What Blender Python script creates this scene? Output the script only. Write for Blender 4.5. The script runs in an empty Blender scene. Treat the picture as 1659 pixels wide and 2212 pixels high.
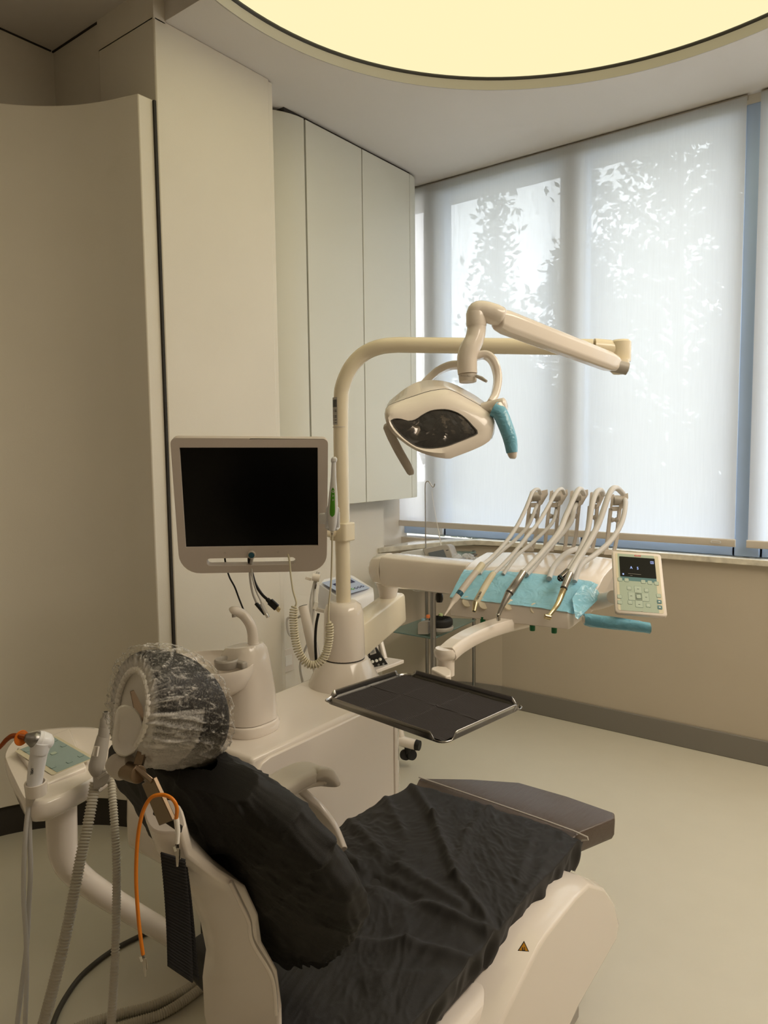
import bpy, bmesh, math, random
from math import sin, cos, pi, radians, sqrt, atan2, exp
from mathutils import Vector, Matrix, noise
random.seed(7)
V = Vector
S = bpy.context.scene
COL = S.collection
# ------------------------------------------------------------------ camera
F_PX, CX, CY, H = 1555.0, 829.5, 1106.0, 1.45
PITCH, ROLL, YAW = radians(4.7), radians(-.67), radians(37.2)
f0 = V((-sin(YAW), cos(YAW), 0)); r0 = V((cos(YAW), sin(YAW), 0)); u0 = V((0, 0, 1))
FWD = f0*cos(PITCH)-u0*sin(PITCH); u1 = u0*cos(PITCH)+f0*sin(PITCH)
RIGHT = r0*cos(ROLL)+u1*sin(ROLL); UP = u1*cos(ROLL)-r0*sin(ROLL)
CAM = V((0, 0, H))
cd = bpy.data.cameras.new('camera'); cam = bpy.data.objects.new('camera', cd); COL.objects.link(cam)
cd.sensor_fit = 'VERTICAL'; cd.sensor_height = 36; cd.sensor_width = 27; cd.lens = F_PX/2212*36
cd.clip_start = .02; cd.clip_end = 200
cam.matrix_world = Matrix(((RIGHT.x, UP.x, -FWD.x, CAM.x), (RIGHT.y, UP.y, -FWD.y, CAM.y), (RIGHT.z, UP.z, -FWD.z, CAM.z), (0, 0, 0, 1)))
S.camera = cam
# ------------------------------------------------------------------ world, lights, exposure
S.view_settings.view_transform = 'Standard'; S.view_settings.look = 'None'
S.view_settings.gamma = 1; S.view_settings.use_curve_mapping = False
S.view_settings.exposure = 0.0
S.cycles.use_denoising = True
S.cycles.max_bounces = 10; S.cycles.transparent_max_bounces = 24
w = bpy.data.worlds.new('overcast_sky'); S.world = w; w.use_nodes = True
bg = w.node_tree.nodes['Background']; bg.inputs[0].default_value = (.96, .98, 1.0, 1); bg.inputs[1].default_value = 7.4
def area(name, loc, rot, sx, sy, power, col):
    l = bpy.data.lights.new(name, 'AREA'); l.shape = 'RECTANGLE'; l.size = sx; l.size_y = sy; l.energy = power; l.color = col
    o = bpy.data.objects.new(name, l); COL.objects.link(o); o.location = loc; o.rotation_euler = rot; return o
# added fill lights, out of view at right and behind, to brighten the room
area('fill_light_right', (.85, 2.2, 2.98), (0, 0, 0), 1.0, 2.2, 56, (1, .87, .71))
area('fill_light_rear', (-.4, -.9, 2.98), (0, 0, 0), 1.6, .8, 2.5, (1, .85, .66))

# ------------------------------------------------------------------ pixel helpers: a sight line of the photo cut at a real plane or distance
def ray(px, py): return FWD+RIGHT*((px-CX)/F_PX)-UP*((py-CY)/F_PX)
def W(px, py, d=None, x=None, y=None, z=None):
    r = ray(px, py)
    if z is not None: t = (z-H)/r.z
    elif x is not None: t = x/r.x
    elif y is not None: t = y/r.y
    else: t = d
    return CAM+r*t
def depth(p): return (V(p)-CAM).dot(FWD)

# ------------------------------------------------------------------ materials
def lin(c):
    return tuple(((v/255.)/12.92 if v/255. <= .04045 else ((v/255.+.055)/1.055)**2.4) for v in c)
MATS = {}
def mat(name, rgb, rough=.5, metal=0, bump=0, bscale=200, var=0, vscale=6, spec=.5, coat=0, trans=0, stretch=None, alpha=1, sheen=0, ior=1.45):
    m = bpy.data.materials.new(name); m.use_nodes = True; nt = m.node_tree; b = nt.nodes['Principled BSDF']
    c = lin(rgb)
    b.inputs['Base Color'].default_value = (*c, 1); b.inputs['Roughness'].default_value = rough; b.inputs['Metallic'].default_value = metal
    b.inputs['Specular IOR Level'].default_value = spec; b.inputs['Coat Weight'].default_value = coat
    b.inputs['Coat Roughness'].default_value = .08
    b.inputs['Transmission Weight'].default_value = trans; b.inputs['Alpha'].default_value = alpha
    b.inputs['IOR'].default_value = ior; b.inputs['Sheen Weight'].default_value = sheen
    tc = nt.nodes.new('ShaderNodeTexCoord'); src = tc.outputs['Object']
    if stretch:
        mp = nt.nodes.new('ShaderNodeMapping'); mp.inputs['Scale'].default_value = stretch
        nt.links.new(src, mp.inputs[0]); src = mp.outputs[0]
    if var:
        n = nt.nodes.new('ShaderNodeTexNoise'); n.inputs['Scale'].default_value = vscale; n.inputs['Detail'].default_value = 6
        nt.links.new(src, n.inputs['Vector'])
        r = nt.nodes.new('ShaderNodeValToRGB'); r.color_ramp.elements[0].position = .3; r.color_ramp.elements[1].position = .7
        r.color_ramp.elements[0].color = (*[v*(1-var) for v in c], 1); r.color_ramp.elements[1].color = (*[min(1, v*(1+var)) for v in c], 1)
        nt.links.new(n.outputs[0], r.inputs[0]); nt.links.new(r.outputs[0], b.inputs['Base Color'])
    if bump:
        n = nt.nodes.new('ShaderNodeTexNoise'); n.inputs['Scale'].default_value = bscale; n.inputs['Detail'].default_value = 4
        nt.links.new(src, n.inputs['Vector'])
        bp = nt.nodes.new('ShaderNodeBump'); bp.inputs['Strength'].default_value = bump; bp.inputs['Distance'].default_value = .002
        nt.links.new(n.outputs[0], bp.inputs['Height']); nt.links.new(bp.outputs[0], b.inputs['Normal'])
    MATS[name] = m; return m
def emit(name, rgb, strength):
    m = bpy.data.materials.new(name); m.use_nodes = True; nt = m.node_tree
    nt.nodes.remove(nt.nodes['Principled BSDF']); e = nt.nodes.new('ShaderNodeEmission')
    e.inputs[0].default_value = (*lin(rgb), 1); e.inputs[1].default_value = strength
    nt.links.new(e.outputs[0], nt.nodes['Material Output'].inputs[0]); MATS[name] = m; return m
mat('wall_paint', (226, 220, 208), .55, bump=.12, bscale=260, var=.02, vscale=3)
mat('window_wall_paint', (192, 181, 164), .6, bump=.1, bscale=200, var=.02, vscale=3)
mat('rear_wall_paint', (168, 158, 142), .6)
mat('ceiling_paint', (222, 216, 210), .75, bump=.06, bscale=200, var=.015, vscale=2)
mat('cabinet_lacquer', (218, 217, 206), .42)
mat('dark_gap', (46, 42, 38), .7)
mat('floor_vinyl', (204, 199, 183), .36, bump=.06, bscale=500, var=.012, vscale=9, spec=.4)
mat('baseboard_rubber', (128, 124, 118), .55)
mat('dark_baseboard', (52, 48, 44), .6)
mat('marble', (214, 208, 194), .3, var=.22, vscale=22)
mat('window_frame', (170, 192, 224), .4, metal=.2)
mat('window_frame_white', (225, 228, 232), .35)
mat('white_plastic', (233, 224, 215), .16, coat=.35)
mat('white_plastic_matte', (226, 217, 207), .38)
mat('cream_enamel', (235, 224, 200), .2, coat=.3)
mat('monitor_plastic', (205, 194, 186), .4)
mat('screen_black', (3, 3, 4), .22, spec=.25)
mat('grey_plastic', (172, 166, 158), .42)
mat('grey_beige_plastic', (204, 196, 186), .45)
mat('grey_hose', (206, 204, 202), .45)
mat('corrugated_hose', (196, 190, 176), .5)
mat('bar_steel', (142, 124, 104), .34, metal=1)
mat('black_plastic', (20, 20, 21), .35)
mat('black_rubber', (26, 25, 25), .6)
mat('dark_cord', (70, 68, 64), .55)
mat('steel', (176, 174, 172), .26, metal=1)
mat('brushed_steel', (152, 150, 148), .36, metal=1, bump=.1, bscale=80, stretch=(1, 1, 14))
mat('gold_steel', (208, 194, 158), .22, metal=1)
mat('chrome', (215, 212, 205), .12, metal=1)
mat('dark_chrome', (112, 107, 103), .13, metal=1)
mat('green_plastic', (20, 110, 66), .35)
mat('bright_green', (84, 158, 40), .35)
mat('blue_shelf_glass', (176, 206, 204), .1, trans=.75, spec=.5)
mat('orange_cord', (222, 128, 24), .4)
mat('amber', (160, 78, 26), .08, trans=.45)
mat('orange_shield', (232, 128, 48), .15, trans=.35)
mat('device_white', (236, 236, 240), .3)
mat('device_panel', (176, 190, 218), .35)
mat('navy_ink', (52, 56, 98), .5)
mat('lcd_grey', (104, 112, 120), .3)
mat('teal_dark', (78, 124, 130), .4)
mat('keypad_green', (168, 184, 166), .45)
mat('keypad_teal', (150, 170, 168), .45)
mat('keypad_key', (178, 194, 178), .45)
mat('key_outline', (104, 128, 122), .5)
mat('panel_beige', (214, 206, 180), .45)
mat('ink_dark', (50, 50, 52), .5)
mat('ink_white', (236, 236, 230), .5)
mat('ink_red', (196, 52, 44), .5)
mat('label_grey', (176, 172, 166), .5)
mat('warn_yellow', (236, 168, 40), .45)
mat('blue_button', (44, 92, 112), .35)
mat('blue_pedal', (30, 56, 130), .4)
mat('orange_cap', (240, 132, 70), .45)
mat('blue_cap', (150, 186, 204), .45)
mat('green_cap', (180, 196, 140), .45)
mat('skin_white', (236, 232, 226), .5)
mat('leg_rest_vinyl', (88, 76, 68), .42, coat=.12, bump=.8, bscale=18, stretch=(6, 1, 6))
mat('piping_grey', (196, 190, 184), .4)
mat('black_fabric', (25, 23, 22), .7, bump=.35, bscale=900, sheen=.05)
mat('black_nonwoven', (15, 13, 12), .62, bump=.5, bscale=1200)
mat('black_strap', (34, 33, 36), .75)
mat('cushion_dark', (40, 38, 38), .6)
mat('paper_black', (58, 54, 56), .85, bump=.2, bscale=500)
emit('lamp_glow', (255, 242, 190), 1.02)
emit('display_glow', (176, 196, 250), 1.3)
mat('leaf', (74, 80, 66), .6, var=.3, vscale=3)
mat('bark', (70, 60, 50), .8)
mat('grass_ground', (120, 120, 108), .9, var=.2, vscale=1)
def thin_glass():
    m = bpy.data.materials.new('window_glass'); m.use_nodes = True; nt = m.node_tree; nt.nodes.remove(nt.nodes['Principled BSDF'])
    t = nt.nodes.new('ShaderNodeBsdfTransparent'); t.inputs[0].default_value = (.93, .96, .97, 1)
    g = nt.nodes.new('ShaderNodeBsdfGlossy'); g.inputs['Roughness'].default_value = .02
    x = nt.nodes.new('ShaderNodeMixShader'); x.inputs[0].default_value = .06
    nt.links.new(t.outputs[0], x.inputs[1]); nt.links.new(g.outputs[0], x.inputs[2]); nt.links.new(x.outputs[0], nt.nodes['Material Output'].inputs[0])
    MATS['window_glass'] = m
thin_glass()
def film(name, rgb, opac, rough=.12):
    # thin plastic film: glossy coloured sheet partly see-through, creased
    m = bpy.data.materials.new(name); m.use_nodes = True; nt = m.node_tree; b = nt.nodes['Principled BSDF']
    b.inputs['Base Color'].default_value = (*lin(rgb), 1); b.inputs['Roughness'].default_value = rough
    tc = nt.nodes.new('ShaderNodeTexCoord'); n = nt.nodes.new('ShaderNodeTexNoise'); n.inputs['Scale'].default_value = 30; n.inputs['Distortion'].default_value = 1.5
    nt.links.new(tc.outputs['Object'], n.inputs['Vector']); bp = nt.nodes.new('ShaderNodeBump'); bp.inputs['Strength'].default_value = .6; bp.inputs['Distance'].default_value = .006
    nt.links.new(n.outputs[0], bp.inputs['Height']); nt.links.new(bp.outputs[0], b.inputs['Normal'])
    t = nt.nodes.new('ShaderNodeBsdfTransparent'); x = nt.nodes.new('ShaderNodeMixShader'); x.inputs[0].default_value = opac
    nt.links.new(t.outputs[0], x.inputs[1]); nt.links.new(b.outputs[0], x.inputs[2]); nt.links.new(x.outputs[0], nt.nodes['Material Output'].inputs[0])
    MATS[name] = m
film('blue_film', (152, 214, 240), .9)
film('blue_film_dark', (126, 192, 222), .92)
film('clear_film', (235, 232, 228), .07)
film('crinkle', (225, 228, 232), .45, .08)
def blind_mat():
    m = bpy.data.materials.new('blind_fabric'); m.use_nodes = True; nt = m.node_tree; nt.nodes.remove(nt.nodes['Principled BSDF'])
    tc = nt.nodes.new('ShaderNodeTexCoord'); mp = nt.nodes.new('ShaderNodeMapping'); mp.inputs['Scale'].default_value = (1, 1, .045)
    n = nt.nodes.new('ShaderNodeTexNoise'); n.inputs['Scale'].default_value = 170; n.inputs['Detail'].default_value = 3
    nt.links.new(tc.outputs['Object'], mp.inputs[0]); nt.links.new(mp.outputs[0], n.inputs['Vector'])
    mr = nt.nodes.new('ShaderNodeMapRange'); mr.inputs[1].default_value = .25; mr.inputs[2].default_value = .75; mr.inputs[3].default_value = .035; mr.inputs[4].default_value = .075
    nt.links.new(n.outputs[0], mr.inputs[0])
    d = nt.nodes.new('ShaderNodeBsdfDiffuse'); d.inputs[0].default_value = (.66, .65, .63, 1)
    tl = nt.nodes.new('ShaderNodeBsdfTranslucent'); tl.inputs[0].default_value = (.66, .66, .67, 1)
    tr = nt.nodes.new('ShaderNodeBsdfTransparent')
    a = nt.nodes.new('ShaderNodeMixShader'); a.inputs[0].default_value = .5
    x = nt.nodes.new('ShaderNodeMixShader')
    nt.links.new(d.outputs[0], a.inputs[1]); nt.links.new(tl.outputs[0], a.inputs[2])
    nt.links.new(mr.outputs[0], x.inputs[0]); nt.links.new(a.outputs[0], x.inputs[1]); nt.links.new(tr.outputs[0], x.inputs[2])
    nt.links.new(x.outputs[0], nt.nodes['Material Output'].inputs[0]); MATS['blind_fabric'] = m
blind_mat()
def cap_mat():
    m = bpy.data.materials.new('nonwoven_veil'); m.use_nodes = True; nt = m.node_tree; b = nt.nodes['Principled BSDF']
    b.inputs['Base Color'].default_value = (.62, .60, .57, 1); b.inputs['Roughness'].default_value = .8
    at = nt.nodes.new('ShaderNodeAttribute'); at.attribute_name = 'fold'
    tc = nt.nodes.new('ShaderNodeTexCoord'); n = nt.nodes.new('ShaderNodeTexNoise'); n.inputs['Scale'].default_value = 420; n.inputs['Detail'].default_value = 5
    nt.links.new(tc.outputs['Object'], n.inputs['Vector'])
    m1 = nt.nodes.new('ShaderNodeMath'); m1.operation = 'MULTIPLY_ADD'; m1.inputs[1].default_value = .9; m1.inputs[2].default_value = -.38
    nt.links.new(n.outputs[0], m1.inputs[0])
    m2 = nt.nodes.new('ShaderNodeMath'); m2.operation = 'ADD'; m2.use_clamp = True
    nt.links.new(m1.outputs[0], m2.inputs[0]); nt.links.new(at.outputs['Fac'], m2.inputs[1])
    t = nt.nodes.new('ShaderNodeBsdfTransparent'); x = nt.nodes.new('ShaderNodeMixShader')
    nt.links.new(m2.outputs[0], x.inputs[0]); nt.links.new(t.outputs[0], x.inputs[1]); nt.links.new(b.outputs[0], x.inputs[2])
    nt.links.new(x.outputs[0], nt.nodes['Material Output'].inputs[0]); MATS['nonwoven_veil'] = m
cap_mat()

# ------------------------------------------------------------------ mesh helpers
def link(name, verts, faces, m, parent=None, bevel=0, seg=2, sharp=38, smooth=True, solid=0, subd=0):
    me = bpy.data.meshes.new(name); me.from_pydata([tuple(v) for v in verts], [], faces); me.validate(); me.update()
    bm = bmesh.new(); bm.from_mesh(me); bmesh.ops.recalc_face_normals(bm, faces=bm.faces); bm.to_mesh(me); bm.free()
    for k in (m if isinstance(m, (list, tuple)) else [m]): me.materials.append(MATS[k])
    if smooth:
        me.shade_smooth(); me.set_sharp_from_angle(angle=radians(sharp))
    o = bpy.data.objects.new(name, me); COL.objects.link(o)
    if bevel:
        b = o.modifiers.new('bevel', 'BEVEL'); b.width = bevel; b.segments = seg; b.limit_method = 'ANGLE'; b.angle_limit = radians(32); b.harden_normals = False
    if subd:
        s = o.modifiers.new('subd', 'SUBSURF'); s.levels = subd; s.render_levels = subd
    if solid:
        s = o.modifiers.new('solid', 'SOLIDIFY'); s.thickness = solid; s.offset = 0
    if parent is not None: setparent(o, parent)
    return o
def setparent(o, p):
    o.parent = p
    o.matrix_parent_inverse = Matrix.Translation(p_world(p)).inverted()
def p_world(p):
    l = p.location.copy()
    if p.parent is not None: l = V((0, 0, 0))+l   # children keep world coordinates
    return l
def props(o, label, cat, group=None, kind=None):
    if label: o['label'] = label
    if cat: o['category'] = cat
    if group: o['group'] = group
    if kind: o['kind'] = kind
    return o
def thing(name, label, cat, loc, group=None):
    o = bpy.data.objects.new(name, None); COL.objects.link(o); o.location = V(loc); o.empty_display_size = .05
    return props(o, label, cat, group)
def struct(name, verts, faces, m, **k):
    o = link(name, verts, faces, m, **k); o['kind'] = 'structure'; return o
class MB:
    def __init__(s): s.v = []; s.f = []
    def add(s, vs, fs):
        n = len(s.v); s.v += [V(v) for v in vs]; s.f += [tuple(i+n for i in f) for f in fs]; return s
    def box(s, c, size, R=None):
        c = V(c); hx, hy, hz = [q/2 for q in size]
        vs = [V((x, y, z)) for x in (-hx, hx) for y in (-hy, hy) for z in (-hz, hz)]
        if R is not None: vs = [R @ v for v in vs]
        return s.add([c+v for v in vs], [(0, 1, 3, 2), (4, 6, 7, 5), (0, 4, 5, 1), (2, 3, 7, 6), (0, 2, 6, 4), (1, 5, 7, 3)])
    def loft(s, rings, cap0=True, cap1=True, closed=True):
        n = len(rings[0]); vs = [p for r in rings for p in r]; fs = []
        for i in range(len(rings)-1):
            for j in range(n if closed else n-1):
                k = (j+1) % n; fs.append((i*n+j, i*n+k, (i+1)*n+k, (i+1)*n+j))
        if cap0: fs.append(tuple(range(n-1, -1, -1)))
        if cap1: fs.append(tuple(range((len(rings)-1)*n, len(rings)*n)))
        return s.add(vs, fs)
    def prism(s, poly, off):
        off = V(off); return s.loft([[V(p) for p in poly], [V(p)+off for p in poly]])
    def tube(s, pts, r, seg=12, caps=True, smooth=0, flat=None):
        P = [V(p) for p in pts]; Rr = list(r) if isinstance(r, (list, tuple)) else [r]*len(P)
        if smooth: P, Rr = cat(P, Rr, smooth)
        rings = sweep(P, Rr, seg, flat); return s.loft(rings, caps, caps)
    def lathe(s, prof, M, seg=32, caps=True):
        # prof: (radius, height) along local z
        rings = [[M @ V((max(r, 1e-5)*cos(2*pi*j/seg), max(r, 1e-5)*sin(2*pi*j/seg), h)) for j in range(seg)] for r, h in prof]
        return s.loft(rings, caps, caps)
    def cyl(s, a, b, r, r2=None, seg=20): return s.tube([a, b], [r, r if r2 is None else r2], seg)
    def build(s, name, m, parent=None, **k): return link(name, s.v, s.f, m, parent, **k)
def cat(P, R, n):
    out, ro = [], []
    for i in range(len(P)-1):
        p0 = P[max(i-1, 0)]; p1 = P[i]; p2 = P[i+1]; p3 = P[min(i+2, len(P)-1)]
        for k in range(n):
            t = k/n
            out.append(.5*((2*p1)+(p2-p0)*t+(2*p0-5*p1+4*p2-p3)*t*t+(3*p1-p0-3*p2+p3)*t**3)); ro.append(R[i]+(R[i+1]-R[i])*t)
    out.append(P[-1]); ro.append(R[-1]); return out, ro
def sweep(P, R, seg, flat=None):
    rings = []; n = None
    for i, p in enumerate(P):
        t = (P[min(i+1, len(P)-1)]-P[max(i-1, 0)]); t = t.normalized() if t.length > 1e-9 else V((0, 0, 1))
        if n is None:
            n = V((0, 0, 1)).cross(t); n = V((1, 0, 0)) if n.length < 1e-3 else n
        n = (n-t*n.dot(t)).normalized(); b = t.cross(n)
        fl = flat or 1
        rings.append([p+n*cos(2*pi*j/seg)*R[i]+b*sin(2*pi*j/seg)*R[i]*fl for j in range(seg)])
    return rings
def frame(o, x, z=None, y=None):
    x = V(x).normalized()
    if z is not None: z = V(z); y = z.cross(x).normalized(); z = x.cross(y)
    else: y = V(y); z = x.cross(y).normalized(); y = z.cross(x)
    return Matrix(((x.x, y.x, z.x, o[0]), (x.y, y.y, z.y, o[1]), (x.z, y.z, z.z, o[2]), (0, 0, 0, 1)))
def along(a, b):
    a = V(a); d = (V(b)-a).normalized(); x = V((0, 0, 1)).cross(d)
    if x.length < 1e-3: x = V((1, 0, 0))
    x.normalize(); y = d.cross(x)
    return Matrix(((x.x, y.x, d.x, a.x), (x.y, y.y, d.y, a.y), (x.z, y.z, d.z, a.z), (0, 0, 0, 1)))
def rrect(w, h, r, n=6, cx=0, cy=0):
    out = []
    rs = r if isinstance(r, (list, tuple)) else [r]*4      # br, tr, tl, bl
    for (sx, sy, a0, rr) in ((1, -1, -90, rs[0]), (1, 1, 0, rs[1]), (-1, 1, 90, rs[2]), (-1, -1, 180, rs[3])):
        for k in range(n+1):
            a = radians(a0+90*k/n); out.append((cx+sx*(w/2-rr)+rr*cos(a), cy+sy*(h/2-rr)+rr*sin(a)))
    return out
def closed_curve(pts, n):
    P = [V(p) for p in pts]; m = len(P); dense = []
    for i in range(m):
        p0, p1, p2, p3 = P[i-1], P[i], P[(i+1) % m], P[(i+2) % m]
        for k in range(10):
            t = k/10; dense.append(.5*((2*p1)+(p2-p0)*t+(2*p0-5*p1+4*p2-p3)*t*t+(3*p1-p0-3*p2+p3)*t**3))
    return resample(dense, n)
def resample(dense, n):
    m = len(dense); L = [0]
    for i in range(m): L.append(L[-1]+(dense[(i+1) % m]-dense[i]).length)
    out = []; j = 0
    for k in range(n):
        s = L[-1]*k/n
        while L[j+1] < s: j += 1
        t = (s-L[j])/max(L[j+1]-L[j], 1e-9); out.append(dense[j].lerp(dense[(j+1) % m], t))
    return out
def pxring(pts, d, n=48, linear=False):
    P = [W(p[0], p[1], d=(p[2] if len(p) > 2 else d)) for p in pts]
    if linear:
        D = []
        for i in range(len(P)):
            for k in range(10): D.append(P[i].lerp(P[(i+1) % len(P)], k/10))
        return resample(D, n)
    return closed_curve(P, n)
def scale_ring(R, f, off=V((0, 0, 0))):
    c = sum(R, V((0, 0, 0)))/len(R); return [c+(p-c)*f+off for p in R]
def grid(name, fn, nu, nv, m, parent=None, thick=0, closed_u=False, attr=None, **k):
    vs = [fn(i/(nu if closed_u else nu-1), j/(nv-1)) for j in range(nv) for i in range(nu)]; fs = []
    for j in range(nv-1):
        for i in range(nu if closed_u else nu-1):
            i2 = (i+1) % nu; fs.append((j*nu+i, j*nu+i2, (j+1)*nu+i2, (j+1)*nu+i))
    return link(name, vs, fs, m, parent, solid=thick, **k)
def text(name, s, M, size, m, parent=None, align='CENTER', ext=.0004, shear=0, xs=1.0):
    c = bpy.data.curves.new(name, 'FONT'); c.body = s; c.size = size; c.align_x = align; c.align_y = 'CENTER'; c.extrude = ext; c.shear = shear; c.resolution_u = 3
    t = bpy.data.objects.new(name, c); COL.objects.link(t)
    dg = bpy.context.evaluated_depsgraph_get(); me = bpy.data.meshes.new_from_object(t.evaluated_get(dg)); bpy.data.objects.remove(t)
    o = link(name, [M @ V((v.co.x*xs, v.co.y, v.co.z)) for v in me.vertices], [tuple(p.vertices) for p in me.polygons], m, parent, smooth=False)
    bpy.data.meshes.remove(me); return o
def decal(name, M, w, h, m, parent, r=0, t=.0006, cx=0, cy=0, zoff=0):
    pts = rrect(w, h, r, 4, cx, cy) if r else [(cx-w/2, cy-h/2), (cx+w/2, cy-h/2), (cx+w/2, cy+h/2), (cx-w/2, cy+h/2)]
    z = (M.to_3x3() @ V((0, 0, 1)))*t
    return MB().prism([M @ V((x, y, zoff)) for x, y in pts], z).build(name, m, parent, smooth=False)

# ================================================================== THE ROOM
ZC = 3.0; YW = 3.60; XR = 1.5; YB = -1.7; XL = -3.0
def quadbox(name, x0, x1, y0, y1, z0, z1, m, **k):
    return struct(name, *(lambda b: (b.v, b.f))(MB().box(((x0+x1)/2, (y0+y1)/2, (z0+z1)/2), (abs(x1-x0), abs(y1-y0), abs(z1-z0)))), m, **k)
quadbox('floor', XL-.6, XR+.2, YB-.2, 4.0, -.1, 0, 'floor_vinyl')
# lowered ceiling with a round opening
LC = V((-.818, 1.922)); LR = 1.214
def ceiling_ring():
    n = 128; inner = [(LC.x+LR*cos(2*pi*k/n), LC.y+LR*sin(2*pi*k/n)) for k in range(n)]
    x0, x1, y0, y1 = -2.04, XR, YB, YW+.4; outer = []
    for k in range(n):
        a = 2*pi*k/n; dx, dy = cos(a), sin(a)
        t = min(((x1-LC.x)/dx if dx > 0 else (x0-LC.x)/dx) if abs(dx) > 1e-9 else 1e9, ((y1-LC.y)/dy if dy > 0 else (y0-LC.y)/dy) if abs(dy) > 1e-9 else 1e9)
        outer.append((LC.x+dx*t, LC.y+dy*t))
    cn = []
    for cx_, cy_ in ((x1, y1), (x0, y1), (x0, y0), (x1, y0)):
        a = atan2(cy_-LC.y, cx_-LC.x) % (2*pi); k = round(a/(2*pi)*n) % n; outer[k] = (cx_, cy_)
    vs = [(x, y, ZC) for x, y in inner]+[(x, y, ZC) for x, y in outer]+[(x, y, ZC+.10) for x, y in inner]+[(x, y, ZC+.10) for x, y in outer]; fs = []
    for k in range(n):
        j = (k+1) % n
        fs += [(k, j, n+j, n+k), (2*n+k, 3*n+k, 3*n+j, 2*n+j), (k, 2*n+k, 2*n+j, j), (n+k, n+j, 3*n+j, 3*n+k)]
    return vs, fs
struct('ceiling', *ceiling_ring(), 'ceiling_paint', sharp=30)
quadbox('ceiling', XL-.5, -2.04, 1.70, YW+.4, ZC, ZC+.1, 'ceiling_paint')
quadbox('ceiling', XL-.6, XR+.2, YB-.2, 4.0, 3.105, 3.2, 'ceiling_paint')
# round luminous ceiling
t = thing('ceiling_light', 'huge round warm yellow luminous ceiling lamp recessed in the ceiling', 'lamp', (LC.x, LC.y, 3.05))
n = 128
MB().lathe([(1.196, 3.055), (1.2, 3.05), (1.196, 3.047), (0, 3.047)], Matrix.Translation((LC.x, LC.y, 0)), n).build('diffuser', 'lamp_glow', t)
MB().lathe([(1.213, 3.04), (1.213, 3.06), (1.201, 3.06), (1.201, 3.045), (1.207, 3.04), (1.213, 3.04)], Matrix.Translation((LC.x, LC.y, 0)), n, caps=False).build('rim', 'dark_cord', t)  # dark ring stands in for the shade in the gap round the diffuser

mat('ring_shade', (184, 180, 174), .7)  # shade on the lamp well wall, put into a darker grey band
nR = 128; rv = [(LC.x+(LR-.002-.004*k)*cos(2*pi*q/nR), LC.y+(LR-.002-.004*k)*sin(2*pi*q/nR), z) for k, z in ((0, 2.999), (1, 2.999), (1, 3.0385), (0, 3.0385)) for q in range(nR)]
struct('well_shade_band', rv, [(a*nR+q, a*nR+(q+1) % nR, ((a+1) % 4)*nR+(q+1) % nR, ((a+1) % 4)*nR+q) for a in range(4) for q in range(nR)], 'ring_shade')
# window wall (y = YW): blind plane 3.584, frames behind it
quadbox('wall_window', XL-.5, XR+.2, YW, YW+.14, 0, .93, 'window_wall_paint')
quadbox('wall_window', XL-.5, XR+.2, YW+.02, YW+.14, 2.955, ZC, 'wall_paint')
quadbox('wall_window', XL-.5, -2.735, YW+.02, YW+.14, .9, ZC, 'wall_paint')
quadbox('wall_window', .9, XR+.2, YW+.02, YW+.14, .9, ZC, 'wall_paint')
# aluminium frames of the three lights
for i, (a, b) in enumerate(((-2.30, -1.58), (-1.45, -.716), (-.60, .9))):
    m = MB(); y0, y1 = YW+.03, YW+.10; z0, z1, t_ = .955, 2.955, .012
    for bx in (((a+b)/2, b-a+.02, z0+.02, .04), ((a+b)/2, b-a+.02, z1-.01, .02)):
        m.box((bx[0], (y0+y1)/2, bx[2]), (bx[1], y1-y0, bx[3]))
    for x in (a, b): m.box((x, (y0+y1)/2, (z0+z1)/2), (t_, y1-y0, z1-z0))
    o = m.build('window_%d' % (i+1), 'window_frame', bevel=.002); o['kind'] = 'structure'
    g = MB().box(((a+b)/2, YW+.07, (z0+z1)/2), (b-a-t_, .008, z1-z0-.05)).build('pane', 'window_glass', o)
for a, b in ((-2.43, -2.306), (-1.574, -1.456), (-.71, -.606)):
    quadbox('trim_1', a, b, YW+.015, YW+.13, .955, 2.96, 'window_frame' if a > -1 else 'window_frame_white', bevel=.004)
quadbox('trim_2', -2.72, -2.44, YW+.06, YW+.10, .955, 1.05, 'window_frame')
# low grey blue bottom frame seen beneath the blinds
quadbox('trim_3', -2.64, .9, YW+.035, YW+.13, .95, 1.005, 'window_frame', bevel=.004)
# left lower wall: angled piece, then the plane under the cabinets
def wallpoly(name, pts, z0, z1, m, thick=.08, side=1):
    vs, fs = [], []
    for i, (x, y) in enumerate(pts):
        a = V(pts[max(i-1, 0)]); b = V(pts[min(i+1, len(pts)-1)]); d = (b-a).normalized(); nn = V((-d.y, d.x))*side*thick
        vs += [(x, y, z0), (x, y, z1), (x+nn.x, y+nn.y, z1), (x+nn.x, y+nn.y, z0)]
    k = len(pts)
    for i in range(k-1):
        for j in range(4):
            l = (j+1) % 4; fs.append((i*4+j, i*4+l, (i+1)*4+l, (i+1)*4+j))
    fs += [(3, 2, 1, 0), tuple((k-1)*4+q for q in range(4))]
    return struct(name, vs, fs, m, sharp=20)
sillpts = [(-2.47, 3.22), (-2.40, 3.32), (-2.30, 3.43), (-2.2, 3.51), (-2.06, 3.57), (-1.9, 3.60)]
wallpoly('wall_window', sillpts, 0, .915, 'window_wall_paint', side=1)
quadbox('wall_left', -2.56, -2.47, 1.9, 3.25, 0, ZC, 'wall_paint')
quadbox('wall_left', -2.9, -2.60, 3.2, 3.66, 0, ZC, 'wall_paint')
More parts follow.
